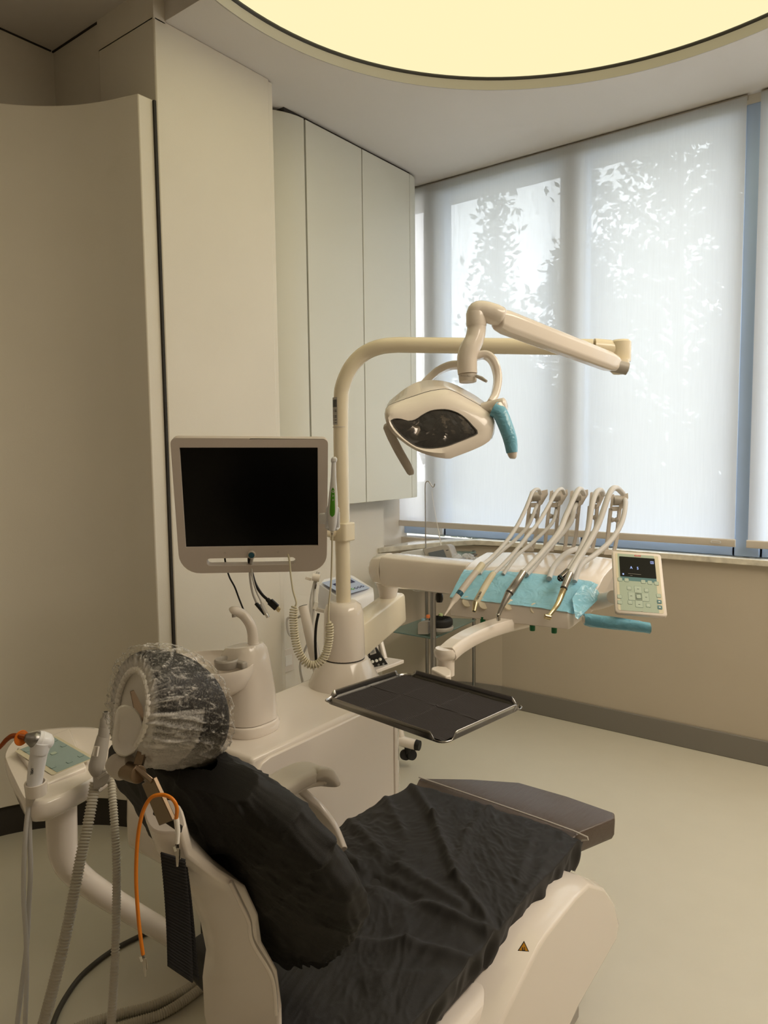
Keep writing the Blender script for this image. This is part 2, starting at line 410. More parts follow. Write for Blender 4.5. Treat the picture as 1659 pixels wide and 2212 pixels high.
# marble sill
sp = [(-2.50, 3.195)]+[(x+.012, y-.03) for x, y in sillpts[:-1]]+[(-1.9, 3.572), (-.6, 3.572), (XR, 3.572)]
def sillz(x): return .95-max(0, (-2.05-x))*.085
vs = []; fs = []
for x, y in sp: vs += [(x, y, sillz(x)-.028), (x, y, sillz(x)), (x, YW+.04, sillz(x)), (x, YW+.04, sillz(x)-.028)]
for i in range(len(sp)-1):
    for j in range(4): l = (j+1) % 4; fs.append((i*4+j, i*4+l, (i+1)*4+l, (i+1)*4+j))
fs += [(0, 1, 2, 3), tuple((len(sp)-1)*4+q for q in (3, 2, 1, 0))]
struct('trim_4', vs, fs, 'marble', bevel=.003)
# baseboards
quadbox('baseboard_window', -1.9, XR, YW-.013, YW, 0, .115, 'baseboard_rubber', bevel=.003)
wallpoly('baseboard_window', [(x+.008, y-.012) for x, y in sillpts], 0, .115, 'baseboard_rubber', thick=.012)
quadbox('baseboard_left', -2.47, -2.458, 2.25, 3.22, 0, .10, 'baseboard_rubber')
# square pillar
quadbox('wall_pillar', -2.60, -2.25, 1.652, 2.21, 0, 3.0, 'wall_paint', bevel=.006)
quadbox('wall_pillar', -2.60, -2.25, 1.652, 1.70, 2.99, 3.105, 'wall_paint')
quadbox('wall_pillar', -2.60, -2.258, 2.212, 2.236, 0, 2.995, 'wall_paint', bevel=.003)
# recess above the curved partition
quadbox('wall_back_recess', XL-.2, -2.262, 1.662, 1.70, 0, 3.105, 'wall_paint')
quadbox('wall_left', XL-.2, -2.938, YB, 1.662, 0, 3.105, 'wall_paint')
# thin shadow joint along pillar and recess ceiling
quadbox('trim_5', -2.262, -2.252, 1.643, 1.652, 0, 2.71, 'dark_gap')
m = MB(); m.box((-2.6, 1.659, 3.1025), (.68, .006, .005)); m.box((-2.935, .8, 3.1025), (.006, 1.7, .005)); o = m.build('trim_6', 'dark_gap'); o['kind'] = 'structure'
# curved partition
pp = [V(p) for p in [(-3.0, .55), (-2.90, .85), (-2.80, 1.13), (-2.74, 1.27), (-2.65, 1.385), (-2.54, 1.475), (-2.42, 1.535), (-2.33, 1.565), (-2.262, 1.585)]]
pc, _ = cat([V((p.x, p.y, 0)) for p in pp], [0]*len(pp), 6)
vs = []; fs = []
for i, p in enumerate(pc):
    a = pc[max(i-1, 0)]; b = pc[min(i+1, len(pc)-1)]; d = (b-a).normalized(); nn = V((-d.y, d.x, 0))*.062
    if i == len(pc)-1: nn = V((0.0, .062, 0))
    for q, z in ((p, .118), (p, 2.714), (p+nn, 2.714), (p+nn, .118)): vs.append((q.x, q.y, z))
for i in range(len(pc)-1):
    for j in range(4): l = (j+1) % 4; fs.append((i*4+j, i*4+l, (i+1)*4+l, (i+1)*4+j))
fs += [(3, 2, 1, 0), tuple((len(pc)-1)*4+q for q in range(4))]
struct('wall_partition', vs, fs, 'wall_paint', bevel=.004, sharp=30)
vs = []
for i, p in enumerate(pc):
    a = pc[max(i-1, 0)]; b = pc[min(i+1, len(pc)-1)]; d = (b-a).normalized(); nn = V((-d.y, d.x, 0))
    for q, z in ((p+nn*.02, 0), (p+nn*.02, .12), (p+nn*.05, .12), (p+nn*.05, 0)): vs.append((q.x, q.y, z))
struct('baseboard_partition', vs, fs, 'dark_baseboard', sharp=30)
# rest of the room, behind and to the right of the photographer
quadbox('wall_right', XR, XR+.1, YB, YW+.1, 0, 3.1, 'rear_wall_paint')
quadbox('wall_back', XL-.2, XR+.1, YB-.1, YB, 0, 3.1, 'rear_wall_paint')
# ---- wall cabinet
t = thing('wall_cabinet', 'tall pale grey wall cabinet with rounded ends between pillar and window', 'cabinet', (-2.4, 2.95, 1.19))
z0, z1 = 1.192, 2.985
def arc(cx, cy, r, a0, a1, n=10): return [V((cx+r*cos(radians(a0+(a1-a0)*k/n)), cy+r*sin(radians(a0+(a1-a0)*k/n)), 0)) for k in range(n+1)]
xf = -2.36
body = [V((-2.47, 2.25, z0+.006))]+[p+V((0, 0, z0+.006)) for p in arc(xf-.28, 2.541, .268, -72, 0)]+[p+V((0, 0, z0+.006)) for p in arc(xf-.16, 3.378, .148, 0, 86)]+[V((-2.6, 3.53, z0+.006))]
body[0] = V((-2.62, 2.29, z0+.006))
MB().prism(body, (0, 0, z1-z0-.006)).build('body', 'dark_gap', t)
def panel(name, pts, par):
    n_ = len(pts); vs = []
    for i, p in enumerate(pts):
        a = pts[max(i-1, 0)]; b = pts[min(i+1, n_-1)]; d = (b-a).normalized(); nn = V((-d.y, d.x, 0))*.018
        vs += [[p+V((0, 0, z0)), p+V((0, 0, z1)), p+nn+V((0, 0, z1)), p+nn+V((0, 0, z0))]]
    return MB().loft(vs).build(name, 'cabinet_lacquer', par, bevel=.0015, sharp=30)
panel('curved_door', arc(xf-.28, 2.539, .28, -78, -1), t)
panel('door', [V((xf, 2.545, 0)), V((xf, 2.955, 0))], t); panel('door', [V((xf, 2.961, 0)), V((xf, 3.376, 0))], t)
panel('curved_door', arc(xf-.16, 3.379, .16, 0, 88), t)
quadbox('trim_7', -2.46, -2.375, 2.42, 3.40, 2.985, 3.0, 'dark_gap')  # dark strip put in for the shade between cabinet top and ceiling
# ---- roller blinds
def blind(name, x0, x1, label):
    t = thing(name, label, 'blind', ((x0+x1)/2, 3.584, 2.0))
    grid('fabric', lambda u, v: V((x0+(x1-x0)*u, 3.584+.0015*sin(9*u), 1.03+(2.985-1.03)*v)), 14, 8, 'blind_fabric', t)
    pr = rrect(.016, .036, .006, 4)
    MB().prism([V((x0-.004, 3.582+a, 1.018+b)) for a, b in pr], (x1-x0+.008, 0, 0)).build('bottom_bar', 'grey_beige_plastic', t)
    MB().cyl((x0, 3.60, 2.985), (x1, 3.60, 2.985), .012).build('roller', 'grey_plastic', t)
    return t
b1 = blind('roller_blind', -2.655, -.703, 'wide white roller blind over the two window lights, tree shadows on it')
b2 = blind('roller_blind', -.648, .88, 'white roller blind cut off by the right edge of the photo')
M = Matrix(((1, 0, 0, -.78), (0, 0, -1, 3.572), (0, 1, 0, 1.02), (0, 0, 0, 1)))
decal('maker_badge', M, .045, .014, 'window_frame_white', b1, r=.007); decal('badge_centre', M, .037, .008, 'grey_beige_plastic', b1, r=.004, t=.0012)
# ---- outside: lawn and trees
quadbox('ground_outside', -30, 20, 3.9, 40, -.6, -.5, 'grass_ground')
def tree(label, base, h, spread, nl, seed, low=.12):
    rnd = random.Random(seed); t = thing('leafy_tree', label, 'tree', base); b = V(base)
    tr = MB().tube([b, b+V((.05, 0, h*.5)), b+V((0, .05, h))], [.09, .05, .01], 8, smooth=4)
    br = MB(); lf = MB(); z = low*h; k = 0
    while z < h*.97:
        f = (z/h-low)/(1-low); L = spread*(1-f)**.75*(.75+.5*rnd.random())+.06
        a = k*2.4+rnd.random(); up = .35+.5*f
        e = b+V((cos(a)*L, sin(a)*L, z+L*up)); st = b+V((0, 0, z))
        br.tube([st, st.lerp(e, .5)+V((0, 0, .04)), e], [.02, .012, .004], 5, smooth=2)
        for q in range(int(nl*(.4+L/spread))):
            s_ = rnd.random()**.6; c = st.lerp(e, s_)+V((rnd.gauss(0, .11), rnd.gauss(0, .11), rnd.gauss(0, .09)))
            d = V((rnd.gauss(0, 1), rnd.gauss(0, 1), rnd.gauss(.3, .7))).normalized(); n_ = d.cross(V((rnd.gauss(0, 1), rnd.gauss(0, 1), rnd.gauss(0, 1)))).normalized()
            l_ = (.07+.05*rnd.random())*b.y/6.4; w_ = l_*.24
            lf.add([c, c+d*l_*.5+n_*w_, c+d*l_, c+d*l_*.5-n_*w_], [(0, 1, 2, 3)])
        z += h*.012*(1.0+f); k += 1
    tr.build('trunk', 'bark', t); br.build('branches', 'bark', t)
    o = lf.build('foliage', 'leaf', t, smooth=False); o['kind'] = 'stuff'
# base positions on the sight lines of the photo, several metres beyond the glass
def gp(px, y): r = ray(px, 800); k = y/r.y; return (r.x*k, y, -.5)
tree('tall dark leafy tree filling the right window light behind the blind', gp(1450, 6.4), 5.7, 1.35, 300, 3, .07)
tree('slim young tree behind the left window light', gp(1068, 7.6), 5.15, .26, 44, 5, .12)
tree('leafy tree behind the mullion between the two window lights', gp(1250, 10.4), 4.9, 1.6, 170, 9, .1)
tree('small slender tree close to the right edge of the wide blind', gp(1572, 8.6), 6.7, .30, 40, 12, .3)
tree('low bushy tree low down behind the left window light', gp(1080, 15.5), 4.6, 1.7, 150, 15, .1)



# ================================================================== THE DENTAL UNIT (floor-standing body beside the chair)
XF = -1.385
def onplane(px, py, **k): return W(px, py, **k)
u = thing('dental_unit', 'white dental unit body with cup filler tower and bowl beside the chair', 'dental unit', (-1.55, 1.45, 0))
ZT = .655
m = MB()
m.prism([V((XF, 1.24, .06)), V((XF, 1.885, .06)), V((-1.43, 1.955, .06)), V((-1.52, 2.01, .06)), V((-1.66, 2.01, .06)), V((-1.735, 1.94, .06)), V((-1.70, 1.30, .06)), V((-1.60, 1.24, .06))], (0, 0, ZT-.06))
m.build('body', 'white_plastic', u, bevel=.012, seg=3)
m = MB()   # lower front nose, sloping towards the photographer
sec = lambda y, zt, x0, x1, zb: [V((x0, y, zb)), V((x0, y, zt-.05)), V((x0-.05, y, zt)), V((x1, y, zt)), V((x1, y, zb))]
m.loft([sec(1.218, ZT-.012, XF+.012, -1.72, .30), sec(1.13, .625, XF+.004, -1.71, .36), sec(1.06, .56, -1.42, -1.68, .40), sec(1.03, .50, -1.46, -1.64, .43)])
m.build('front_fairing', 'white_plastic', u, bevel=.014, seg=3)
# long side panel with chamfered upper edge, recessed joint round it
side = [(1.235, .60), (1.27, .635), (1.30, .642), (1.855, .642), (1.855, .10), (1.235, .10)]
MB().prism([V((XF-.004, y, z)) for y, z in side], (.011, 0, 0)).build('side_panel', 'white_plastic', u, bevel=.004)
MB().prism([V((XF-.004, y, z)) for y, z in [(1.862, .642), (1.882, .642), (1.882, .10), (1.862, .10)]], (.009, 0, 0)).build('edge_strip', 'white_plastic', u, bevel=.003)
MB().box((-1.55, 1.6, .03), (.30, .6, .06)).build('plinth', 'dark_baseboard', u)
# cup filler tower: oval waisted housing
tc = W(533, 1572, z=ZT); tx, ty = tc.x, tc.y
def oval(cx_, cy_, a, b, z, n=40, p=2.6, tilt=0):
    out = []
    for k in range(n):
        q = 2*pi*k/n; c, s_ = cos(q), sin(q)
        x = a*abs(c)**(2/p)*(1 if c >= 0 else -1); y = b*abs(s_)**(2/p)*(1 if s_ >= 0 else -1)
        out.append(V((cx_+x, cy_+y, z+tilt*x)))
    return out
MB().loft([oval(tx, ty, .090, .082, ZT-.002), oval(tx, ty, .093, .085, ZT+.02), oval(tx, ty, .089, .081, ZT+.032)]).build('tower_base', 'white_plastic', u, bevel=.004)
MB().loft([oval(tx, ty, .086, .079, ZT+.034), oval(tx, ty, .085, .079, ZT+.06), oval(tx, ty, .080, .075, ZT+.12), oval(tx, ty, .071, .066, ZT+.19), oval(tx, ty, .063, .057, ZT+.232, tilt=.12), oval(tx, ty, .052, .047, ZT+.246, tilt=.16)]).build('tower', 'white_plastic', u, sharp=50)
sx, sy = W(548, 1405, z=.885).x, W(548, 1405, z=.885).y
MB().lathe([(.034, .0), (.034, .006), (.022, .016), (.0, .018)], Matrix.Translation((sx, sy, .888)), 24).build('spout_collar', 'white_plastic', u)
dS = depth((sx, sy, .9))
sp_ = [V((sx, sy, .890)), W(546, 1370, d=dS), W(540, 1348, d=dS), W(527, 1330, d=dS), W(515, 1322, d=dS-.01), W(505, 1319, d=dS-.02), W(501, 1321, d=dS-.02)]
o = MB().tube(sp_, [.0165, .0155, .015, .0145, .014, .0135, .012], 18, smooth=5).build('spout', 'white_plastic', u)
MB().cyl(W(505, 1322, d=dS-.02), W(506, 1333, d=dS-.02), .0065).build('nozzle', 'grey_plastic', o)
# spittoon bowl and its holder ring
bc = W(456, 1446, z=.84)
bR = .115
bowl = []
for r, h in [(.02, -.075), (.06, -.07), (.095, -.045), (.112, -.012), (.116, 0), (.119, 0), (.119, -.02), (.104, -.06), (.075, -.085), (.03, -.095)]:
    bowl.append([V((bc.x+r*cos(2*pi*k/40)*1.12, bc.y+r*sin(2*pi*k/40), .862+h)) for k in range(40)])
MB().loft(bowl).build('bowl', 'white_plastic', u, sharp=50)
MB().lathe([(.05, ZT-.01), (.045, .70), (.05, .775)], Matrix.Translation((bc.x, bc.y, 0)), 28).build('bowl_pedestal', 'white_plastic', u)
hc = W(500, 1420, z=.885)
MB().lathe([(.030, -.012), (.033, -.008), (.034, .010), (.031, .014), (.028, .010), (.027, .002), (.016, .001), (.015, .004), (.013, .001), (.0, .001)], Matrix.Translation((hc.x-.01, hc.y-.01, .868)), 32).build('cup_ring', 'grey_plastic', u)
MB().box((hc.x+.02, hc.y+.01, .866), (.05, .02, .02)).build('cup_arm', 'grey_plastic', u, bevel=.004)
# column of the unit that carries lamp pole and delivery arm
pc_ = W(745, 1478, z=.65); PX, PY = pc_.x, pc_.y
TP = Matrix.Translation((PX, PY, 0))
MB().lathe([(.0, ZT-.01), (.128, ZT-.01), (.122, ZT+.012), (.104, ZT+.05), (.088, ZT+.08), (.082, ZT+.088), (0, ZT+.088)], TP, 48).build('column_foot', 'white_plastic', u)
MB().lathe([(.0, ZT+.085), (.070, ZT+.085), (.070, ZT+.093), (0, ZT+.093)], TP, 40).build('joint_ring', 'dark_gap', u)
MB().lathe([(.0, ZT+.092), (.070, ZT+.092), (.072, ZT+.10), (.068, .905), (.060, .93), (.045, .942), (.0, .942)], TP, 48).build('column', 'white_plastic', u)

# ================================================================== OPERATING LAMP
L = thing('operating_lamp', 'white operating lamp on a bent pole above the chair, one handle wrapped blue', 'lamp', (PX, PY, .94))
dP = 2.43
Pp = [V((PX, PY, .93)), V((PX, PY, 1.2)), V((PX, PY, 1.5)), W(737, 862, d=2.42), W(741, 832, d=2.41), W(757, 795, d=2.40), W(785, 765, d=2.39), W(822, 749, d=2.37), W(860, 745, d=2.36)]
tubeP, _ = cat(Pp[2:], [0]*7, 7)
MB().tube(Pp[:2]+tubeP+[W(1280, 750, d=2.25)], .0255, 28).build('pole', 'cream_enamel', L, sharp=60)
for py in (922,): MB().cyl(W(735, py, x=PX), W(735, py+1.6, x=PX), .0259).build('pole_seam', 'grey_beige_plastic', L)
# monitor clamp on the pole belongs to the monitor (below); elbow at the far end
dE = 2.25
e0 = W(1282, 750, d=dE); e1 = W(1345, 757, d=dE)
MB().tube([e0, W(1315, 753, d=dE), W(1338, 758, d=dE)], [.0275, .0275, .024], 24).build('pole_end', 'cream_enamel', L)
ev = W(1341, 757, d=dE-.005)
MB().lathe([(.0, -.036), (.030, -.036), (.031, -.030), (.031, .026), (.025, .032), (.0, .033)], Matrix.Translation(ev), 32).build('elbow', 'cream_enamel', L)
ev2 = W(1338, 790, d=dE-.02)
MB().lathe([(.0, -.028), (.018, -.026), (.027, -.018), (.030, -.004), (.030, .018), (.0, .018)], Matrix.Translation(ev2), 32).build('elbow_knuckle', 'cream_enamel', L)
# spring arm: box section tapering, comes forward to the left
a0 = W(1333, 788, d=2.21); a1 = W(1075, 690, d=1.86)
M = along(a0, a1); Ln = (a1-a0).length
upv = UP
def sect(p, w_, h_, dirx):
    y = V((0, 0, 1)); y = (y-dirx*y.dot(dirx)).normalized(); x = dirx.cross(y)
    return [p+x*a+y*b for a, b in [(-w_/2, -h_*.28), (-w_*.30, -h_/2), (w_*.30, -h_/2), (w_/2, -h_*.28), (w_/2, h_*.28), (w_*.28, h_/2), (-w_*.28, h_/2), (-w_/2, h_*.28)]]
dr = (a1-a0).normalized()
MB().loft([sect(a0+dr*t_, ww, hh, dr) for t_, ww, hh in [(0, .036, .036), (.02, .044, .048), (.05, .046, .056), (Ln-.03, .047, .060), (Ln, .043, .050)]]).build('spring_arm', 'white_plastic', L, bevel=.004)
MB().tube([W(1355, 797, d=2.2), W(1312, 786, d=2.2)], [.019, .021], 20).build('arm_pivot', 'grey_plastic', L)
# shoulder above the head
def px_tube(pts, seg=24, sm=5): 
    return MB().tube([W(a, b, d=c) for a, b, c, r in pts], [r for a, b, c, r in pts], seg, smooth=sm)
px_tube([(1029, 698, 1.86, .0255), (1030, 676, 1.86, .0262), (1036, 672, 1.86, .0262), (1050, 674, 1.86, .0270), (1070, 680, 1.86, .0270), (1083, 684, 1.86, .024), (1088, 686, 1.86, .018)]).build('shoulder', 'white_plastic', L, sharp=60)
MB().lathe([(.0, -.022), (.0262, -.022), (.0268, .010), (.022, .020), (.0, .024)], Matrix.Translation(W(1029, 686, d=1.86)), 30).build('shoulder_cap', 'white_plastic', L)
MB().cyl(W(1029, 699, d=1.86), W(1029, 702, d=1.86), .0235, seg=28).build('joint_ring', 'dark_gap', L)
px_tube([(1029, 701, 1.86, .0245), (1029, 715, 1.86, .0245), (1024, 735, 1.855, .0245), (1014, 755, 1.85, .0255), (1009, 775, 1.85, .026), (1010, 808, 1.85, .0255)], sm=6).build('neck', 'white_plastic', L, sharp=60)
k_ = MB().cyl(W(1010, 808, d=1.85), W(1011, 826, d=1.85), .0235, .022, 30).build('dial_ring', 'grey_beige_plastic', L, bevel=.002)
for i in range(11):
    p = W(996+i*2.9, 812+(.4 if i % 5 else 0)-.02*(i-5)**2, d=1.826); MB().box(p, (.0006, .0006, .0022 if i % 5 else .004)).build('tick_mark', 'ink_dark', k_, smooth=False)
MB().tube([W(1028, 812, d=1.83), W(1040, 817, d=1.82), W(1051, 824, d=1.81)], [.004, .005, .0035], 10).build('lever', 'grey_plastic', L)
# yoke
def strip(pts, wd, th, name, m_, par, axis=None, sm=6):
    P = [W(a, b, d=c) for a, b, c in pts]; ws = [wd]*len(P) if not isinstance(wd, list) else wd
    P, ws = cat(P, ws, sm); rings = []
    for i, p in enumerate(P):
        t_ = (P[min(i+1, len(P)-1)]-P[max(i-1, 0)]).normalized(); a_ = (axis or FWD); a_ = (a_-t_*a_.dot(t_)).normalized(); b_ = t_.cross(a_)
        w2 = ws[i]/2; rings.append([p+a_*(w2*x)+b_*(th/2*y) for x, y in [(-1, -.5), (-.8, -1), (.8, -1), (1, -.5), (1, .5), (.8, 1), (-.8, 1), (-1, .5)]])
    return MB().loft(rings).build(name, m_, par, bevel=.0015, sharp=40)
strip([(1022, 772, 1.86), (1048, 767, 1.86), (1066, 782, 1.855), (1075, 815, 1.85), (1070, 850, 1.83), (1058, 872, 1.81)], [.03, .036, .040, .038, .032, .026], .019, 'yoke', 'white_plastic', L)
strip([(1000, 788, 1.87), (970, 791, 1.90), (940, 806, 1.93), (915, 830, 1.93), (900, 850, 1.92)], [.030, .034, .036, .034, .03], .019, 'yoke', 'white_plastic', L)
# head
N = 56
r_front = [(833, 898), (838, 884), (852, 878), (880, 872), (905, 866), (935, 856), (962, 850), (972, 851), (995, 862), (1020, 876), (1045, 890), (1062, 902), (1067, 915), (1062, 945), (1050, 958), (1022, 972), (985, 986), (968, 991), (935, 986), (905, 976), (880, 962), (852, 940), (838, 922)]
r_top = [(834, 884), (840, 868), (856, 854), (880, 836), (905, 824), (930, 821), (958, 823), (982, 830), (1005, 842), (1025, 853), (1046, 868), (1060, 880), (1068, 897), (1069, 918), (1066, 935), (1050, 950), (1012, 962), (975, 968), (935, 966), (905, 958), (880, 946), (852, 922), (838, 904)]
r_lens = [(844, 908), (853, 904), (868, 905), (882, 909), (897, 906), (912, 896), (930, 887), (950, 884), (970, 885), (990, 892), (1007, 904), (1021, 919), (1033, 935), (1015, 945), (990, 955), (965, 964), (940, 968), (918, 968), (900, 964), (885, 955), (870, 943), (856, 928), (848, 917)]
def dvar(pts, d0, kx, ky): return [(a, b, d0+kx*(a-945)/100+ky*(b-905)/100) for a, b in pts]
A_ = pxring(dvar(r_lens, 1.735, .012, -.02), 0, N); B_ = pxring(dvar(r_front, 1.745, .012, -.03), 0, N); C_ = pxring(dvar(r_top, 1.83, .01, -.03), 0, N)
lens_in = scale_ring(A_, .985, FWD*.004)
MB().loft([lens_in, A_, [a.lerp(b, .5)-FWD*.006 for a, b in zip(A_, B_)], B_, [b.lerp(c, .3)+(b-sum(B_, V((0,0,0)))/N)*.02 for b, c in zip(B_, C_)]], cap0=False, cap1=False).build('bezel', 'white_plastic', L, sharp=45)
seamr = [b.lerp(c, .3)+(b-sum(B_, V((0,0,0)))/N)*.012 for b, c in zip(B_, C_)]
MB().loft([scale_ring(seamr, .985), seamr, C_, scale_ring(C_, .93, FWD*.03), scale_ring(C_, .70, FWD*.06), scale_ring(C_, .3, FWD*.072)], cap0=False).build('head_shell', 'white_plastic', L, sharp=45)
MB().tube([p for p in seamr]+[seamr[0]], .0013, 6, caps=False).build('shell_seam', 'dark_cord', L)
MB().loft([scale_ring(A_, 1.0, -FWD*.0015), scale_ring(A_, .965, -FWD*.0012), scale_ring(A_, .96, FWD*.006)], cap0=False, cap1=False).build('lens_seal', 'dark_cord', L)
# reflector: folded mirror facets behind the lens cover
cA = sum(A_, V((0, 0, 0)))/N
def refl(u_, v_):
    k = int(u_*N) % N; p = cA.lerp(A_[k], v_*.98); q = (p-cA).dot(RIGHT)
    dpt = .045*(1-v_**2)+.012*abs(((q*28) % 2)-1)*(1-v_)+.008*sin(q*90+v_*6)
    return p+FWD*(dpt+.006)
grid('reflector', refl, N, 12, 'dark_chrome', L, closed_u=True, sharp=20)
for px, py, s_ in ((925, 908, .020), (1003, 918, .015)):
    c = W(px, py, d=1.765); MB().loft([[c+RIGHT*(s_*a*1.05)+UP*(s_*b*1.3)+FWD*dz for a, b in [(cos(q*pi/8)*(.8 if q % 4 else 1), sin(q*pi/8)) for q in range(16)]] for dz in (0, .02)]).build('bulb_holder', 'black_plastic', L)
MB().loft([scale_ring(A_, .975, FWD*.001), scale_ring(A_, .6, -FWD*.003), scale_ring(A_, .2, -FWD*.004)], cap0=False).build('lens_cover', 'clear_film', L)
# handles
px_tube([(1043, 884, 1.80, .0165), (1062, 880, 1.79, .0170), (1080, 876, 1.775, .0175), (1090, 874, 1.77, .0172), (1094, 873, 1.768, .012)], sm=4).build('handle_socket', 'white_plastic', L, sharp=60)
h1 = px_tube([(1072, 876, 1.765, .0165), (1082, 895, 1.76, .0165), (1094, 925, 1.75, .0160), (1103, 955, 1.745, .0150), (1107, 982, 1.745, .0115), (1107, 991, 1.745, .006)], sm=4).build('handle', 'white_plastic', L); h1['label'] = 'right handle under blue film'
px_tube([(832, 916, 1.81, .004), (836, 922, 1.81, .0105), (846, 944, 1.80, .0112), (862, 975, 1.79, .0112), (878, 1003, 1.78, .0108), (887, 1020, 1.78, .0095), (889, 1026, 1.78, .005)], sm=4).build('handle', 'grey_beige_plastic', L)
for py, hh, mt in ((882, .036, 'label_grey'), (900, .030, 'label_grey')): pass
lab = Matrix(((RIGHT.x, 0, -FWD.x, 0), (RIGHT.y, 0, -FWD.y, 0), (0, 1, 0, 0), (0, 0, 0, 1)))
def curved_label(py0, py1, px0, px1, m_):
    c0 = V((PX, PY, 0)); zt = W(735, py0, x=PX).z; zb = W(735, py1, x=PX).z; R_ = .0262
    def fn(u_, v_):
        s_ = ((px0+(px1-px0)*u_)-737)/16.2; s_ = max(-.995, min(.995, s_)); dx = s_*R_; dz = -sqrt(max(0, R_*R_-dx*dx)); f = V((FWD.x, FWD.y, 0)).normalized(); r = V((RIGHT.x, RIGHT.y, 0)).normalized()
        return c0+r*dx+f*dz+V((0, 0, zb+(zt-zb)*v_))
    return fn
lb = grid('sticker', curved_label(859, 918, 721.5, 731.5, 0), 8, 2, 'label_grey', L)
for i in range(9):
    a = 722.2+i*.95; grid('barcode_bar', (lambda f: (lambda u_, v_: f(u_, v_)-FWD*.0004))(curved_label(864, 880, a, a+.55+.2*(i % 3 == 0), 0)), 2, 2, 'ink_dark', lb)
for py in (886, 889, 898, 901, 907, 913): grid('print_line', (lambda f: (lambda u_, v_: f(u_, v_)-FWD*.0004))(curved_label(py, py+1.3, 723, 730, 0)), 3, 2, 'ink_dark', lb)
# blue barrier film round the right handle
fm = px_tube([(1067, 884, 1.765, .0200), (1080, 893, 1.76, .0190), (1092, 920, 1.75, .0178), (1102, 950, 1.745, .0168), (1106, 978, 1.745, .0135)], sm=5, seg=16).build('barrier_film', 'blue_film_dark')
props(fm, 'blue plastic barrier film wrapped round the right handle of the operating lamp', 'film')

# ================================================================== MONITOR
tl, tr_, bl = W(389, 965, d=2.03), W(686, 965, d=2.07), W(404, 1180, d=2.12)
Mm = frame(tl, tr_-tl, y=(tl-bl))
def ml(x, y, z=0): return Mm @ V((x, y, z))
SW = (tr_-tl).length; SH = (tl-bl).length
mo = thing('monitor', 'white framed monitor with a black screen and slot handle, held on the pole', 'monitor', W(560, 1100, d=2.15))
def mpoly(dx, dy, z, r=.02):  # outer outline with bottom corners generously rounded, sides drawn in
    x0, x1, y0, y1 = -.024-dx, SW+.026+dx, -SH-.082-dy, .028+dy
    pts = []
    for cx_, cy_, a0, rr in ((x1-.075, y0+.055, -90, .055), (x1-.012, y1-.018, 0, .016), (x0+.018, y1-.018, 90, .018), (x0+.062, y0+.06, 180, .06)):
        for k in range(8): a = radians(a0+90*k/7); pts.append((cx_+(.02 if cx_ > SW/2 and a0 == -90 else 0)+rr*cos(a), cy_+rr*sin(a)))
    return [ml(a, b, z) for a, b in pts]
# frame front with rectangular screen window and slot, made as face with holes
def holed(name, loops, off, m_, par, bev=.003):
    from mathutils.geometry import tessellate_polygon
    vs_ = [p for l in loops for p in l]; n_ = len(vs_)
    M_ = Mm.inverted(); tri = tessellate_polygon([[M_ @ p for p in l] for l in loops])
    fs_ = [tuple(t_) for t_ in tri]+[tuple(i+n_ for i in reversed(t_)) for t_ in tri]; k = 0
    for l in loops:
        for i in range(len(l)): j = (i+1) % len(l); fs_.append((k+i, k+j, n_+k+j, n_+k+i))
        k += len(l)
    return link(name, vs_+[p+off for p in vs_], fs_, m_, par, bevel=bev, seg=2)
slot = [ml(x, y, .012) for x, y in rrect(.262, .0235, .0115, 6, SW/2-.005, -SH-.047)]
nrm = (Mm.to_3x3() @ V((0, 0, 1)))
scr = [ml(0, 0, .012), ml(SW, 0, .012), ml(SW, -SH, .012), ml(0, -SH, .012)]
holed('front_frame', [mpoly(0, 0, .012), scr, slot], -nrm*.030, 'monitor_plastic', mo)
MB().prism([ml(-.001, .001, -.002), ml(SW+.001, .001, -.002), ml(SW+.001, -SH-.001, -.002), ml(-.001, -SH-.001, -.002)], nrm*.006).build('screen', 'screen_black', mo, smooth=False)
MB().loft([[ml(x, y, -.018) for x, y in rrect(SW+.02, SH+.01, .02, 4, SW/2, -SH/2)], [ml(x, y, -.035) for x, y in rrect(SW-.04, SH-.04, .03, 4, SW/2, -SH/2)]]).build('back_housing', 'monitor_plastic', mo, bevel=.003)
Mb = Mm @ Matrix.Translation((SW*.49+.0, -SH-.0245, .012))
MB().lathe([(.0, 0), (.0125, 0), (.0125, .004), (.0105, .006), (0, .006)], Mb, 28).build('button_ring', 'monitor_plastic', mo)
MB().lathe([(.0, .004), (.0088, .004), (.0088, .0075), (0, .0085)], Mb, 28).build('power_button', 'blue_button', mo)
for sx_ in (.29, .69):
    for a, b in ((-1, -1), (1, -1), (0, 0), (-1, 1), (1, 1)): decal('speaker_hole', Mm @ Matrix.Translation((SW*sx_+a*.0022, -SH-.018+b*.0022, .0121)), .001, .001, 'ink_dark', mo, t=.0003)
# bracket to the pole, clamp
clz = W(737, 1150, x=PX).z
MB().prism([V((PX+x, PY+y, clz-.028)) for x, y in rrect(.072, .062, .012, 4)], (0, 0, .062)).build('pole_clamp', 'cream_enamel', mo, bevel=.004)
f_h = V((FWD.x, FWD.y, 0)).normalized(); r_h = V((RIGHT.x, RIGHT.y, 0)).normalized()
bkt0 = V((PX, PY, clz))-r_h*.03; bkt1 = ml(SW*.72, -SH*.62, -.03)
MB().tube([bkt0, bkt0.lerp(bkt1, .5)+V((0, 0, -.01)), bkt1], [.022, .020, .024], 16, smooth=4).build('bracket', 'cream_enamel', mo)

